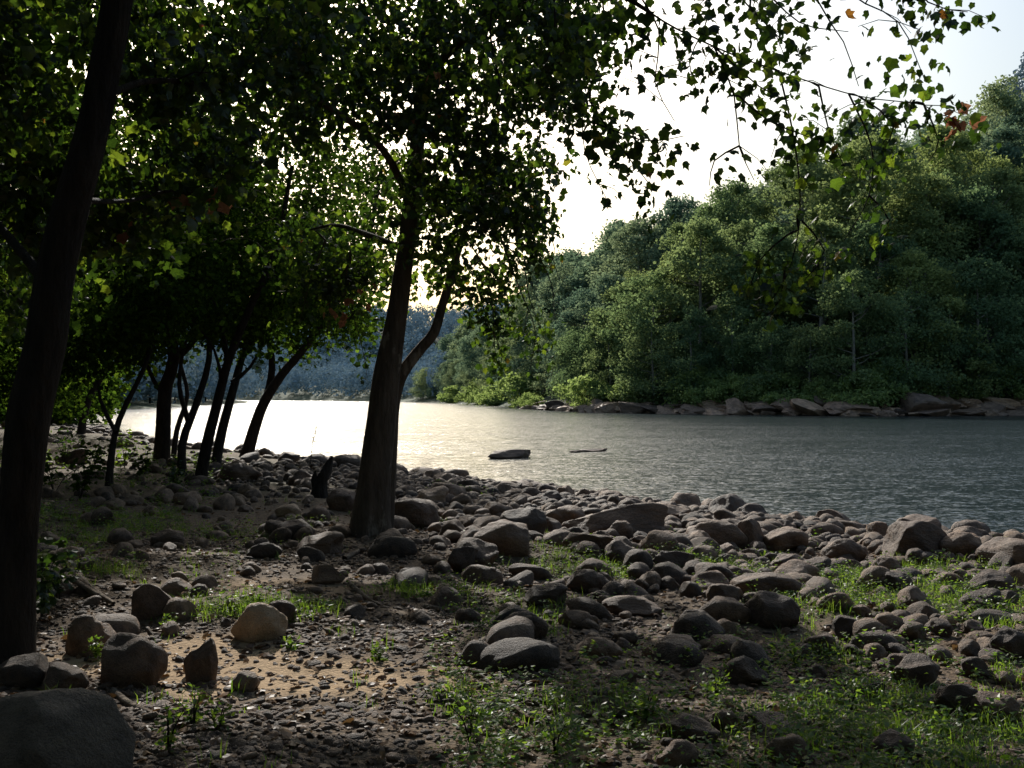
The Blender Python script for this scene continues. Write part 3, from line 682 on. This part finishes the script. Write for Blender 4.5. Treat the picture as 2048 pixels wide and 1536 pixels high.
# ------------------------------------------------------------------ rocks
def ico(sub):
    bm = bmesh.new(); bmesh.ops.create_icosphere(bm, subdivisions=sub, radius=1)
    V = np.array([v.co[:] for v in bm.verts]); Fx = np.array([[v.index for v in f.verts] for f in bm.faces]); bm.free()
    return V, Fx
def rock_shape(sub, planes, amp, seed, freq=1.0, lim=(.62, .9)):
    V, Fx = ico(sub); r = np.random.default_rng(seed); V = V.copy()
    V = np.sign(V) * np.abs(V) ** .92
    for _ in range(planes):
        n = norm(r.normal(size=3)); o = r.uniform(*lim); dd = V @ n; e = np.maximum(0, dd - o)
        V -= (e * .93)[:, None] * n
    off = Vector(r.uniform(0, 50, 3))
    for k in range(len(V)):
        v = Vector(V[k]); nn = mnoise.noise(v * freq + off) * amp + mnoise.noise(v * freq * 2.7 + off) * amp * .35 + (mnoise.noise(v * freq * 7 + off) * amp * .12 if sub > 3 else 0)
        V[k] *= 1 + nn
    V /= np.abs(V).max(0)
    return V, Fx
RM = []
for k in range(12): V, Fx = rock_shape(4, 5 + k % 5, .24, 100 + k, 1.0, (.66, .94)); RM.append(new_mesh('rounded_rock', V, [Fx], True, [M_ROCK]))
AM = []
for k in range(7): V, Fx = rock_shape(5, 11 + k, .16, 300 + k, 1.0, (.5, .82)); AM.append(new_mesh('angular_rock', V, [Fx], True, [M_ROCK]))
FM = []
for k in range(6): V, Fx = rock_shape(4, 12 + k, .2, 500 + k, 1.1, (.45, .8)); FM.append(new_mesh('bank_rock', V, [Fx], False, [M_FROCK]))
SP = [(520, 1248, 118, 80, 0, 0, 'pale rounded boulder lit by sun on sand'), (310, 1208, 96, 76, 1, 0, 'blocky brown boulder with flat top on sand'), (652, 1150, 78, 44, 1, 1, 'small flat-topped rock on gravel'),
       (265, 1325, 155, 115, 0, 3, 'dark rounded boulder in a shaded cluster'), (185, 1275, 110, 90, 0, 5, 'dark rounded boulder in a shaded cluster'), (400, 1325, 78, 98, 1, 2, 'upright dark pointed stone beside sand'), (498, 1363, 66, 46, 0, 4, 'small pale stone beside upright rock'),
       (140, 1475, 400, 250, 1, 6, 'huge dark grey boulder under the leaning tree'), (60, 1345, 120, 70, 0, 9, 'dark stone wedged at the tree base'), (130, 1365, 100, 60, 0, 10, 'dark stone wedged at the tree base'), (640, 1085, 104, 54, 0, 7, 'smooth grey boulder near tree roots'), (530, 1100, 72, 38, 0, 8, 'flat shaded stone on gravel'), (595, 1058, 84, 46, 0, 9, 'rounded shaded stone on gravel'),
       (822, 1028, 130, 66, 0, 1, 'long sloping boulder against the sycamore'), (1010, 1082, 136, 72, 0, 2, 'large dark rounded boulder among cobbles'), (1042, 1048, 114, 60, 0, 3, 'rounded boulder behind a darker one'), (925, 1122, 62, 56, 1, 3, 'dark angular rock among cobbles'),
       (1325, 1082, 92, 60, 0, 4, 'rounded tan boulder among cobbles'), (1180, 1165, 100, 46, 0, 5, 'low rounded stone on gravel'), (1262, 1215, 124, 38, 0, 6, 'long flat stone in grass'), (1092, 1195, 92, 46, 0, 7, 'rounded stone sunk in gravel'),
       (1240, 1042, 230, 74, 1, 4, 'broad brown slab at the water edge'), (1325, 1030, 150, 46, 1, 5, 'thin tilted slab at the water edge'), (1432, 1068, 130, 72, 0, 8, 'sunlit tan boulder at the water edge'), (1505, 1062, 60, 82, 1, 6, 'upright dark boulder at the water edge'),
       (1572, 1080, 96, 50, 0, 9, 'tan rounded boulder by the water'), (1842, 1080, 160, 84, 1, 0, 'pyramid-shaped sunlit boulder by the water'), (1756, 1070, 66, 56, 1, 1, 'grey angular boulder by the water'),
       (1920, 1088, 96, 56, 0, 2, 'tan rounded boulder by the water'), (1542, 1225, 116, 72, 0, 3, 'rounded dark boulder in grass'), (1362, 1296, 114, 50, 0, 4, 'flat dark boulder among weeds'), (1200, 1296, 98, 44, 0, 5, 'flat dark boulder among weeds'),
       (1490, 1346, 92, 58, 0, 6, 'rounded dark boulder among weeds'), (1242, 1356, 66, 38, 0, 7, 'small rounded stone among weeds'), (1916, 1400, 98, 78, 0, 8, 'dark rounded boulder in grass'), (2012, 1290, 84, 66, 0, 9, 'rounded brown boulder in grass'),
       (1356, 1512, 90, 60, 0, 0, 'rounded stone in shaded grass'), (1572, 1502, 90, 66, 0, 1, 'rounded stone in shaded grass'), (1770, 1135, 70, 48, 0, 2, 'rounded tan cobble near the water'), (1786, 1166, 66, 42, 0, 3, 'rounded tan cobble near the water'), (1880, 1256, 66, 42, 0, 4, 'rounded tan cobble in grass'),
       (480, 946, 96, 38, 0, 5, 'broad shaded boulder under slanting trees'), (1690, 1108, 96, 50, 0, 5, 'rounded boulder by the shore'), (1345, 1130, 84, 48, 1, 3, 'ridged tan rock among cobbles'), (1200, 1160, 60, 40, 0, 8, 'rounded cobble on gravel'), (980, 1150, 66, 46, 1, 5, 'squat angular rock on gravel'),
       (580, 1022, 62, 30, 0, 9, 'pale shaded stone near saplings'), (340, 1080, 76, 38, 0, 2, 'shaded rounded stone on soil'), (1150, 1240, 70, 36, 0, 3, 'rounded stone sunk in gravel'), (690, 1000, 80, 52, 0, 4, 'dark boulder behind the sycamore'), (1950, 1340, 64, 40, 0, 6, 'rounded cobble in grass'), (1030, 975, 36, 22, 1, 2, 'small dark rock at the water edge'), (1240, 1060, 60, 40, 0, 2, 'rounded cobble against a slab'), (1630, 1130, 70, 44, 0, 7, 'rounded cobble near the water'),
       (1700, 1260, 80, 44, 0, 10, 'rounded brown stone among weeds'), (1800, 1330, 70, 40, 0, 11, 'rounded brown stone among weeds'), (1980, 1420, 110, 60, 0, 3, 'dark rounded boulder in grass'), (1640, 1290, 70, 40, 0, 1, 'rounded brown stone among weeds'), (1450, 1190, 80, 46, 0, 10, 'rounded stone among weeds'), (1390, 1240, 70, 36, 0, 11, 'rounded stone among weeds'), (1960, 1200, 84, 46, 0, 7, 'tan rounded stone near the water'), (1740, 1380, 60, 34, 1, 4, 'small dark stone in grass'), (1440, 1440, 70, 40, 0, 8, 'small dark stone in grass'), (1780, 1490, 90, 50, 0, 9, 'dark rounded stone in grass')]
occ = []
def put_rock(mesh, pos, sz, rot, label, group='boulders and cobbles of the river bank', name='river_rock', tilt=(0, 0)):
    o = add_obj(name, mesh, pos, label=label, category='rock', group=group)
    o.scale = [float(v) for v in sz]; o.rotation_euler = (tilt[0], tilt[1], rot)
    return o
for (cx, cy, w, h, kd, ix, lab) in SP:
    g = ground_at(cx, cy + h * .44); d = g[1]
    W_, H_ = w / F * d, h / F * d; dep = W_ * (.8 if w < 180 else .6)
    y = d + dep * .38; xx = (cx - CX) / F * y; z = max(gh(xx, y), WATER)
    m = AM[ix % 7] if kd else RM[ix % 12]
    if 'pale' in lab: m = m.copy(); m.materials.clear(); m.materials.append(M_PALE)
    if 'huge' in lab: m = m.copy(); m.materials.clear(); m.materials.append(M_BIG)
    put_rock(m, (xx, y, z + H_ * .28), (W_ / 2, dep / 2, H_ * .62), rng.uniform(-.35, .35), lab, tilt=(rng.normal() * .06, rng.normal() * .1))
    occ.append((xx, y, W_ / 2))
for (cx, cy, w, dep, hh, lab) in [(1018, 916, 96, .9, .34, 'low dark flat rock breaking the river surface'), (1185, 903, 70, .6, .10, 'barely exposed dark rock making a ripple'), (1680, 1062, 44, .22, .13, 'small wet dark stone in the shallows'), (1150, 905, 26, .3, .07, 'barely exposed dark rock making a ripple')]:
    dd = 2.6 / ((cy - HZ) / F); xx = (cx - CX) / F * dd; w = w / F * dd
    put_rock(AM[3], (xx, dd + .3, WATER + .04), (w / 2, dep, hh), .1, lab); occ.append((xx, dd, w / 2))
n_ind = 230; cnt = 0; tries = 0
while cnt < n_ind and tries < 60000:
    tries += 1
    y = rng.uniform(4.6, 44) if rng.random() < .3 else rng.uniform(9, 26); x = rng.uniform(-.54, .54) * y
    r_, dn_, df_ = shore_info([x], [y]); dn = float(dn_[0]) * (-1 if r_[0] else 1)
    if dn < -1.0: continue
    pr = math.exp(-max(0, dn - 2.6) / 2.2) + .03 + (.20 if (x > .8 and y < 13) else 0)
    if dn < -.3: pr *= .25
    if x < -1 and dn > 4: pr *= .45
    if rng.random() > pr: continue
    if float(sand_mask(np.array([x]), np.array([y]))[0]) > .2: continue
    r = float(np.clip(rng.lognormal(-1.85, .42), .09, .42)) * (1 + .010 * y)
    if y < 8: r = min(r, .15)
    if any((x - a) ** 2 + (y - b_) ** 2 < (.76 * (r + c)) ** 2 for a, b_, c in occ): continue
    occ.append((x, y, r)); cnt += 1
    z = max(gh(x, y), WATER - .12)
    m = RM[int(rng.integers(0, 12))] if rng.random() < .82 else AM[int(rng.integers(0, 7))]
    fl = rng.uniform(.5, .95)
    lab = 'rounded brown-grey cobble on the stony shore' if dn < 7 else 'rounded grey stone on the shaded gravel bank'
    put_rock(m, (x, y, z + r * fl * .32), (r * rng.uniform(.95, 1.35), r * rng.uniform(.75, 1), r * fl), rng.random() * 6.28, lab, tilt=(rng.normal() * .15, rng.normal() * .15))
print('rocks', cnt)
FX, FY = [-30, -11, 1, 6, 13.5, 29.6, 40, 51, 76, 110], [470, 350, 261, 210, 174, 158, 149, 141, 149, 150]
FS = [(1842, 832, 124, 56), (1935, 830, 90, 20), (1625, 830, 110, 30), (1480, 812, 80, 34), (1400, 828, 80, 18), (1270, 806, 70, 28), (1530, 828, 90, 22), (1735, 822, 70, 28), (1985, 828, 80, 30), (1180, 826, 70, 16)]
for (cx, cy, w, h) in FS:
    yb = 147 if cx > 1500 else 158 if cx > 1300 else 172
    x = (cx - CX) / F * yb
    yy = float(np.interp(x, FX, FY)) - .4; x = (cx - CX) / F * yy
    lab = 'very large dark sloping boulder on the far shore' if h > 45 else 'flat angular brown ledge along the far shore'
    put_rock(FM[len(occ) % 6], (x, yy, max(gh(x, yy), WATER) + h / F * yy * .3), (w / F * yy / 2, w / F * yy * .35, h / F * yy * .6), rng.uniform(-.3, .3), lab, 'boulders along the far shore', 'shore_boulder', (0, rng.normal() * .15))
    occ.append((0, 0, 0))
for k in range(210):
    x = rng.uniform(2, 100); yy = float(np.interp(x, FX, FY)) + rng.uniform(-1.6, 4.0)
    r = float(np.clip(rng.lognormal(.05, .5), .5, 2.8)); fl = rng.uniform(.28, .66)
    put_rock(FM[k % 6], (x, yy, max(gh(x, yy), WATER) + r * fl * .3), (r * rng.uniform(1.1, 2), r, r * fl), rng.random() * 6, 'angular brown boulder along the far shore', 'boulders along the far shore', 'shore_boulder', (rng.normal() * .12, rng.normal() * .12))

def rotmats(n, tilt=.3):
    a = rng.random(n) * 6.283; b_ = rng.normal(size=n) * tilt; c = rng.normal(size=n) * tilt
    Z = np.zeros((n, 3, 3)); Z[:, 0, 0] = np.cos(a); Z[:, 0, 1] = -np.sin(a); Z[:, 1, 0] = np.sin(a); Z[:, 1, 1] = np.cos(a); Z[:, 2, 2] = 1
    X = np.zeros((n, 3, 3)); X[:, 0, 0] = 1; X[:, 1, 1] = np.cos(b_); X[:, 1, 2] = -np.sin(b_); X[:, 2, 1] = np.sin(b_); X[:, 2, 2] = np.cos(b_)
    Y = np.zeros((n, 3, 3)); Y[:, 1, 1] = 1; Y[:, 0, 0] = np.cos(c); Y[:, 0, 2] = np.sin(c); Y[:, 2, 0] = -np.sin(c); Y[:, 2, 2] = np.cos(c)
    return Z @ X @ Y
def scatter(name, x, y, r, sub, mat, flat, sink, label, category):
    VV = []; FF = []; n0 = 0
    for k in range(5):
        T_, Fc = rock_shape(sub, 4, .25, 700 + k + sub * 10, 1.0, (.65, .95))
        sel = np.arange(len(x)) % 5 == k; xs, ys, rs = x[sel], y[sel], r[sel]; n = len(xs)
        if not n: continue
        sc = np.stack([rs * rng.uniform(.9, 1.4, n), rs * rng.uniform(.7, 1, n), rs * rng.uniform(*flat, n)], 1)
        Vl = T_[None] * sc[:, None]; Vl = np.einsum('nij,nkj->nki', rotmats(n), Vl)
        z = np.maximum(ground_h(xs, ys), WATER - .1) + sc[:, 2] * sink
        Vl += np.stack([xs, ys, z], 1)[:, None]
        VV.append(Vl.reshape(-1, 3)); FF.append(((np.arange(n) * len(T_))[:, None, None] + Fc[None]).reshape(-1, 3) + n0); n0 += n * len(T_)
    add_obj(name, new_mesh(name, np.vstack(VV), [np.vstack(FF)], True, [mat]), kind='stuff', label=label, category=category)
def sample(n, y0, y1, f, pw=1.0, wedge=.58):
    y = y0 + (y1 - y0) * rng.random(n) ** pw; x = rng.uniform(-wedge, wedge, n) * y + rng.normal(size=n) * .3
    k = rng.random(n) < f(x, y, shore_info(x, y))
    return x[k], y[k]
fcob = lambda x, y, i: np.where(i[0], np.where(i[1] < .9, .5, 0), np.exp(-np.maximum(0, i[1] - 3.8) / 2.4) + .035 + .10 * (x > .5)) * (1 - np.clip(sand_mask(x, y) * 1.5, 0, 1))
x, y = sample(19000, 6, 30, fcob, .8); r = np.clip(rng.lognormal(-2.4, .45, len(x)), .045, .22)
print('cobbles', len(x)); scatter('small_cobbles', x, y, r, 3, M_PEB, (.5, .9), .3, 'dense small brown and grey cobbles on the shore', 'cobbles')
x, y = sample(5000, 28, 95, lambda x, y, i: np.where(i[0], np.where(i[1] < .8, .4, 0), np.exp(-np.maximum(0, i[1] - 1.5) / 3)), 1, .6); r = np.clip(rng.lognormal(-1.7, .5, len(x)), .1, .5)
scatter('shore_cobbles', x, y, r, 2, M_PEB, (.45, .8), .3, 'small cobbles lining the shaded water edge', 'cobbles')
fg = lambda x, y, i: np.where(i[0], 0, .15 + .85 * np.clip((fbm(x * .9, y * .9, 61, 3) - .33) * 2.6, 0, 1)) * (1 - .8 * sand_mask(x, y)) * (1 - .4 * green_mask(x, y))
x, y = sample(58000, 3.6, 14, fg, 1.1); r = np.clip(rng.lognormal(-4.15, .45, len(x)), .008, .045)
print('gravel', len(x)); scatter('gravel', x, y, r, 2, M_PEB, (.25, .6), .2, 'loose flat gravel and pebbles covering the bank', 'gravel')

# ------------------------------------------------------------------ grass, weeds, litter
def fgr(x, y, i): return np.where(i[0], 0, np.clip(green_mask(x, y) * 1.3 + .02, 0, 1))
tx, ty = sample(8500, 3.8, 18, fgr, .9)
ex = [ground_at(*q) for q in [(440, 1225), (470, 1215), (590, 1212), (560, 1220), (1690, 1150), (1720, 1155), (1660, 1160), (210, 1140), (900, 985), (925, 990), (870, 1180), (800, 1185), (1450, 1150), (1540, 1120), (1400, 1110)]]
tx = np.concatenate([tx] + [q[0] + rng.normal(size=22) * .2 for q in ex]); ty = np.concatenate([ty] + [q[1] + rng.normal(size=22) * .14 for q in ex])
nb = 12; n = len(tx) * nb
bx = np.repeat(tx, nb) + rng.normal(size=n) * .05; by = np.repeat(ty, nb) + rng.normal(size=n) * .05; bz = ground_h(bx, by)
hh = rng.uniform(.04, .14, n) * np.repeat(rng.uniform(.4, 1.3, len(tx)), nb); a = rng.random(n) * 6.283; w = rng.uniform(.0015, .0035, n)
ld = np.stack([np.cos(a), np.sin(a), np.zeros(n)], 1); sd = np.stack([-np.sin(a), np.cos(a), np.zeros(n)], 1); B = np.stack([bx, by, bz - .01], 1); up = np.array([0, 0, 1.])
le = rng.uniform(.2, .9, n)[:, None] * hh[:, None]
Vg = np.stack([B - sd * w[:, None], B + sd * w[:, None], B + ld * le * .35 + up * hh[:, None] * .6 + sd * w[:, None] * .8, B + ld * le * .35 + up * hh[:, None] * .6 - sd * w[:, None] * .8, B + ld * le + up * hh[:, None] * .9], 1).reshape(-1, 3)
k5 = (np.arange(n) * 5)[:, None]
add_obj('grass', new_mesh('grass', Vg, [np.hstack([k5, k5 + 1, k5 + 2, k5 + 3]), np.hstack([k5 + 3, k5 + 2, k5 + 4])], False, [M_GRASS]), kind='stuff', label='thin green grass tufts growing between stones', category='grass')
wx, wy = sample(8000, 3.8, 16, lambda x, y, i: np.where(i[0], 0, np.clip(green_mask(x + 3, y + 5) * (x > -.5) * .6 + green_mask(x, y) * .8, 0, 1)), .9)
ux, uy = sample(2600, 12, 34, lambda x, y, i: np.where(i[0], 0, np.clip((fbm(x * .5, y * .5, 17, 3) - .42) * 4, 0, 1) * (x / y < -.28) * (i[1] > 2)), 1)
wx = np.concatenate([wx, ux] + [q[0] + rng.normal(size=14) * .2 for q in ex]); wy = np.concatenate([wy, uy] + [q[1] + rng.normal(size=14) * .16 for q in ex])
q = 18; n = len(wx) * q; fs = np.repeat(np.clip(wy / 12, 1, 2.5), q); H = np.repeat(rng.uniform(.03, .18, len(wx)), q) * fs; fr = rng.random(n)
P = np.stack([np.repeat(wx, q) + rng.normal(size=n) * .04 * fs, np.repeat(wy, q) + rng.normal(size=n) * .04 * fs, 0 * H], 1); P[:, 2] = ground_h(P[:, 0], P[:, 1]) + H * fr
a = rng.random(n) * 6.283; Dv = np.stack([np.cos(a), np.sin(a), rng.uniform(-.1, .6, n)], 1)
V, Fx = leaves(P, Dv, rng.normal(size=(n, 3)) * .35 + [0, 0, 1], rng.uniform(.018, .045, n) * fs, QUAD_T * [.75, 1, 1], QUAD_F)
add_obj('ground_weeds', new_mesh('ground_weeds', V, [Fx], False, [M_GRASS]), kind='stuff', label='low leafy green weeds between the stones', category='weeds')
lx, ly = sample(9500, 3.6, 18, lambda x, y, i: np.where(i[0], 0, .8 + 0 * x), 1.0)
P = np.stack([lx, ly, ground_h(lx, ly) + .02], 1); n = len(P)
V, Fx = leaves(P, rng.normal(size=(n, 3)) * [1, 1, .15], rng.normal(size=(n, 3)) * .3 + [0, 0, 1], rng.uniform(.025, .08, n), LEAF_T, LEAF_F)
add_obj('leaf_litter', new_mesh('leaf_litter', V, [Fx], False, [M_LITTER]), kind='stuff', label='scattered dry brown fallen leaves', category='fallen leaves')

def plant(px, py, h, nl, ls, name, lab, mat=M_GRASS, lean=(0, 0), wid=.5):
    b = ground_at(px, py); tb = Tubes(); PP = []
    for s_ in range(max(2, int(nl / 25))):
        e = np.array([rng.normal() * h * wid * .5 + lean[0], rng.normal() * h * wid * .5 + lean[1], h * rng.uniform(.7, 1)])
        Pc, Rc = catmull([[0, 0, -.03], e * [.3, .3, .5], e], [.004 + h * .006, .003 + h * .004, .0015], .04)
        tb.add(Pc, Rc, 5); k = rng.integers(int(len(Pc) * .3), len(Pc), 25); PP.append(Pc[k] + rng.normal(size=(25, 3)) * ls * .7)
    PP = np.vstack(PP); n = len(PP)
    V, Fx = leaves(PP, rng.normal(size=(n, 3)) * [1, 1, .5], rng.normal(size=(n, 3)) * .5 + [0, 0, 1], rng.uniform(ls * .6, ls * 1.3, n), QUAD_T * [.8, 1, 1] if ls < .07 else LEAF_T, QUAD_F if ls < .07 else LEAF_F)
    e = add_obj(name, None, b, label=lab, category='plant', group='leafy plants on the bank')
    add_obj('stem', tb.mesh('stem', M_BARK), parent=e); add_obj('foliage', new_mesh('foliage', V, [Fx], False, [mat]), parent=e)
for (px, py, h) in [(940, 1480, .2), (1110, 1510, .16), (390, 1450, .17), (440, 1460, .14), (340, 1500, .2), (760, 1320, .09), (195, 1320, .16), (1430, 1400, .18), (1700, 1420, .16), (1590, 1330, .15), (1290, 1440, .15), (1880, 1480, .15), (340, 1260, .1), (580, 1300, .06)]:
    plant(px, py, h, 90, .035, 'weed_plant', 'small leafy green weed growing in gravel')
plant(85, 1240, .62, 90, .08, 'sapling', 'small leafy sapling beside the dark tree trunk', M_LEAF)
plant(120, 1200, .4, 70, .07, 'sapling', 'small leafy sapling beside the dark tree trunk', M_LEAF)
plant(250, 935, 1.2, 50, .12, 'sapling', 'sapling with few sunlit leaves in the shaded wood', M_GRASS, wid=.3)
plant(350, 985, .7, 50, .09, 'sapling', 'low leafy sapling in the shaded wood', M_LEAF)
plant(620, 935, 1.6, 10, .05, 'sapling', 'sparse bare twiggy bush at the water edge', M_GRASS, wid=.5)
for (px, py, h) in [(110, 985, .9), (160, 1000, .8), (60, 1010, 1.0), (280, 960, .7), (130, 930, 1.1), (190, 950, .9)]:
    plant(px, py, h, 110, .10, 'sapling', 'dark leafy undergrowth plant in the shaded wood', M_MID, wid=.8)

SV = [tree_variant(4.2, 3.2, 26, 120, .30, .02, M_BARK, M_SHRUB), tree_variant(3.2, 3.4, 24, 120, .27, .0, M_BARK, M_SHRUB)]
sp = []
for k in range(62):
    x = rng.uniform(28, 70) if k < 24 else rng.uniform(-30, 90)
    yy = float(np.interp(x, FX, FY)) + rng.uniform(3.5, 9)
    z = gh(x, yy); s = rng.uniform(.45, 1.5) * (1.3 if x < 5 else 1)
    lab = 'bright green willow shrub above the shore boulders'
    if k < 2: sp.append(make_proto('willow_shrub', [('stem', SV[k][0]), ('foliage', SV[k][1])], (x, yy, z), (s, s, s), 0, lab, 'shrub', 'shrubs along the far shore'))
    else: place_copy(sp[k % 2], (x, yy, z), (s * 1.2, s, s), rng.random() * 6)
DV = [tree_variant(3.6, 2.4, 24, 110, .22, .02, M_BARK, M_MID), tree_variant(3.0, 2.6, 24, 110, .2, .0, M_BARK, M_MID)]
dp = []
for k, (a, b_, s0) in enumerate([(-20, 31, 1), (-17, 24, 1), (-24, 36, 1), (-27, 42, 1.2), (-31, 50, 1.3), (-35, 58, 1.4), (-38, 66, 1.5), (-40, 76, 1.8), (-37.5, 82, 1.7), (-42, 90, 2), (-46, 97, 2.1), (-54, 108, 2.2), (-60, 120, 2.4), (-68, 135, 2.4), (-22, 33, 1), (-15, 19.5, .9), (-72, 152, 2.5), (-78, 172, 2.6)]):
    s = rng.uniform(.9, 1.2) * s0; z = gh(a, b_)
    if k < 2: dp.append(make_proto('understory_bush', [('stem', DV[k][0]), ('foliage', DV[k][1])], (a, b_, z), (s, s, s), 0, 'dark leafy bush in the shaded wood', 'bush', 'bushes under the near wood'))
    else: place_copy(dp[k % 2], (a, b_, z), (s * 1.2, s, s), rng.random() * 6)

# ------------------------------------------------------------------ driftwood, stump, sticks
def log(name, pts, r, lab, cat='driftwood', sides=9, group=None):
    b = np.array(pts[0]); tb = Tubes(); P, R = catmull(np.array(pts) - b, r, .06); tb.add(P, R, sides, .18, 0, int(rng.integers(0, 50)))
    o = add_obj(name, tb.mesh(name, M_DRIFT), b, label=lab, category=cat)
    if group: o['group'] = group
b = ground_at(640, 995); d = b[1]; tb = Tubes()
P, R = catmull([at(640, 1005, d) - b, at(642, 970, d) - b, at(652, 940, d) - b, at(664, 912, d) - b], np.array([22, 17, 12, 3]) / F * d, .05); tb.add(P, R, 12, .35, .3, 4)
P, R = catmull([at(636, 985, d) - b, at(629, 960, d) - b, at(632, 942, d) - b], np.array([12, 8, 2]) / F * d, .05); tb.add(P, R, 8, .3, 0, 6)
add_obj('tree_stump', tb.mesh('tree_stump', M_BARK), b, label='jagged dark broken stump leaning among stones', category='stump')
for (a_, c_, rr) in [((70, 1120), (200, 1200), .05), ((160, 1160), (230, 1215), .04), ((1000, 1400), (1060, 1445), .02), ((230, 1385), (330, 1440), .02), ((700, 1170), (760, 1215), .025), ((850, 1215), (900, 1222), .02), ((690, 1120), (730, 1100), .03), ((930, 1300), (990, 1345), .012), ((80, 1335), (160, 1345), .02), ((1150, 1390), (1280, 1370), .012)]:
    p0 = ground_at(*a_); p1 = ground_at(*c_); mid = (p0 + p1) / 2 + rng.normal(size=3) * .04; mid[2] = gh(mid[0], mid[1]) + rr
    log('driftwood_stick', [p0 + [0, 0, rr * .6], mid, p1 + [0, 0, rr * .9]], [rr, rr * .8, rr * .35], 'weathered grey driftwood stick lying on gravel', group='driftwood on the bank')

# ------------------------------------------------------------------ light, sky, camera
world = bpy.data.worlds.new('World'); scene.world = world; world.use_nodes = True
N = world.node_tree.nodes; L = world.node_tree.links; N.clear()
sky = N.new('ShaderNodeTexSky'); sky.sky_type = 'NISHITA'; sky.sun_disc = False
sky.sun_elevation = EL; sky.sun_rotation = AZ % (2 * math.pi); sky.air_density = 1.7; sky.dust_density = 5.0; sky.ozone_density = 4.5
bg = N.new('ShaderNodeBackground'); bg.inputs[1].default_value = .15
ow = N.new('ShaderNodeOutputWorld'); L.new(sky.outputs[0], bg.inputs[0]); L.new(bg.outputs[0], ow.inputs[0])
sun = bpy.data.lights.new('sun', 'SUN'); sun.energy = 5.0; sun.angle = math.radians(.5); sun.color = (1, .96, .89)
so = bpy.data.objects.new('sun', sun); COL.objects.link(so); so.location = (0, 0, 50)
so.rotation_euler = Vector(SUN).to_track_quat('Z', 'Y').to_euler()
cam = bpy.data.cameras.new('camera'); cam.sensor_width = 36; cam.lens = 36 * F / 2048; cam.clip_end = 6000; cam.clip_start = .05
co = bpy.data.objects.new('camera', cam); COL.objects.link(co); co.location = (0, 0, CAMZ)
co.rotation_euler = (math.radians(90) + math.atan((HZ - 768) / F), 0, 0)
scene.camera = co
scene.view_settings.view_transform = 'Standard'; scene.view_settings.look = 'None'; scene.view_settings.exposure = 0
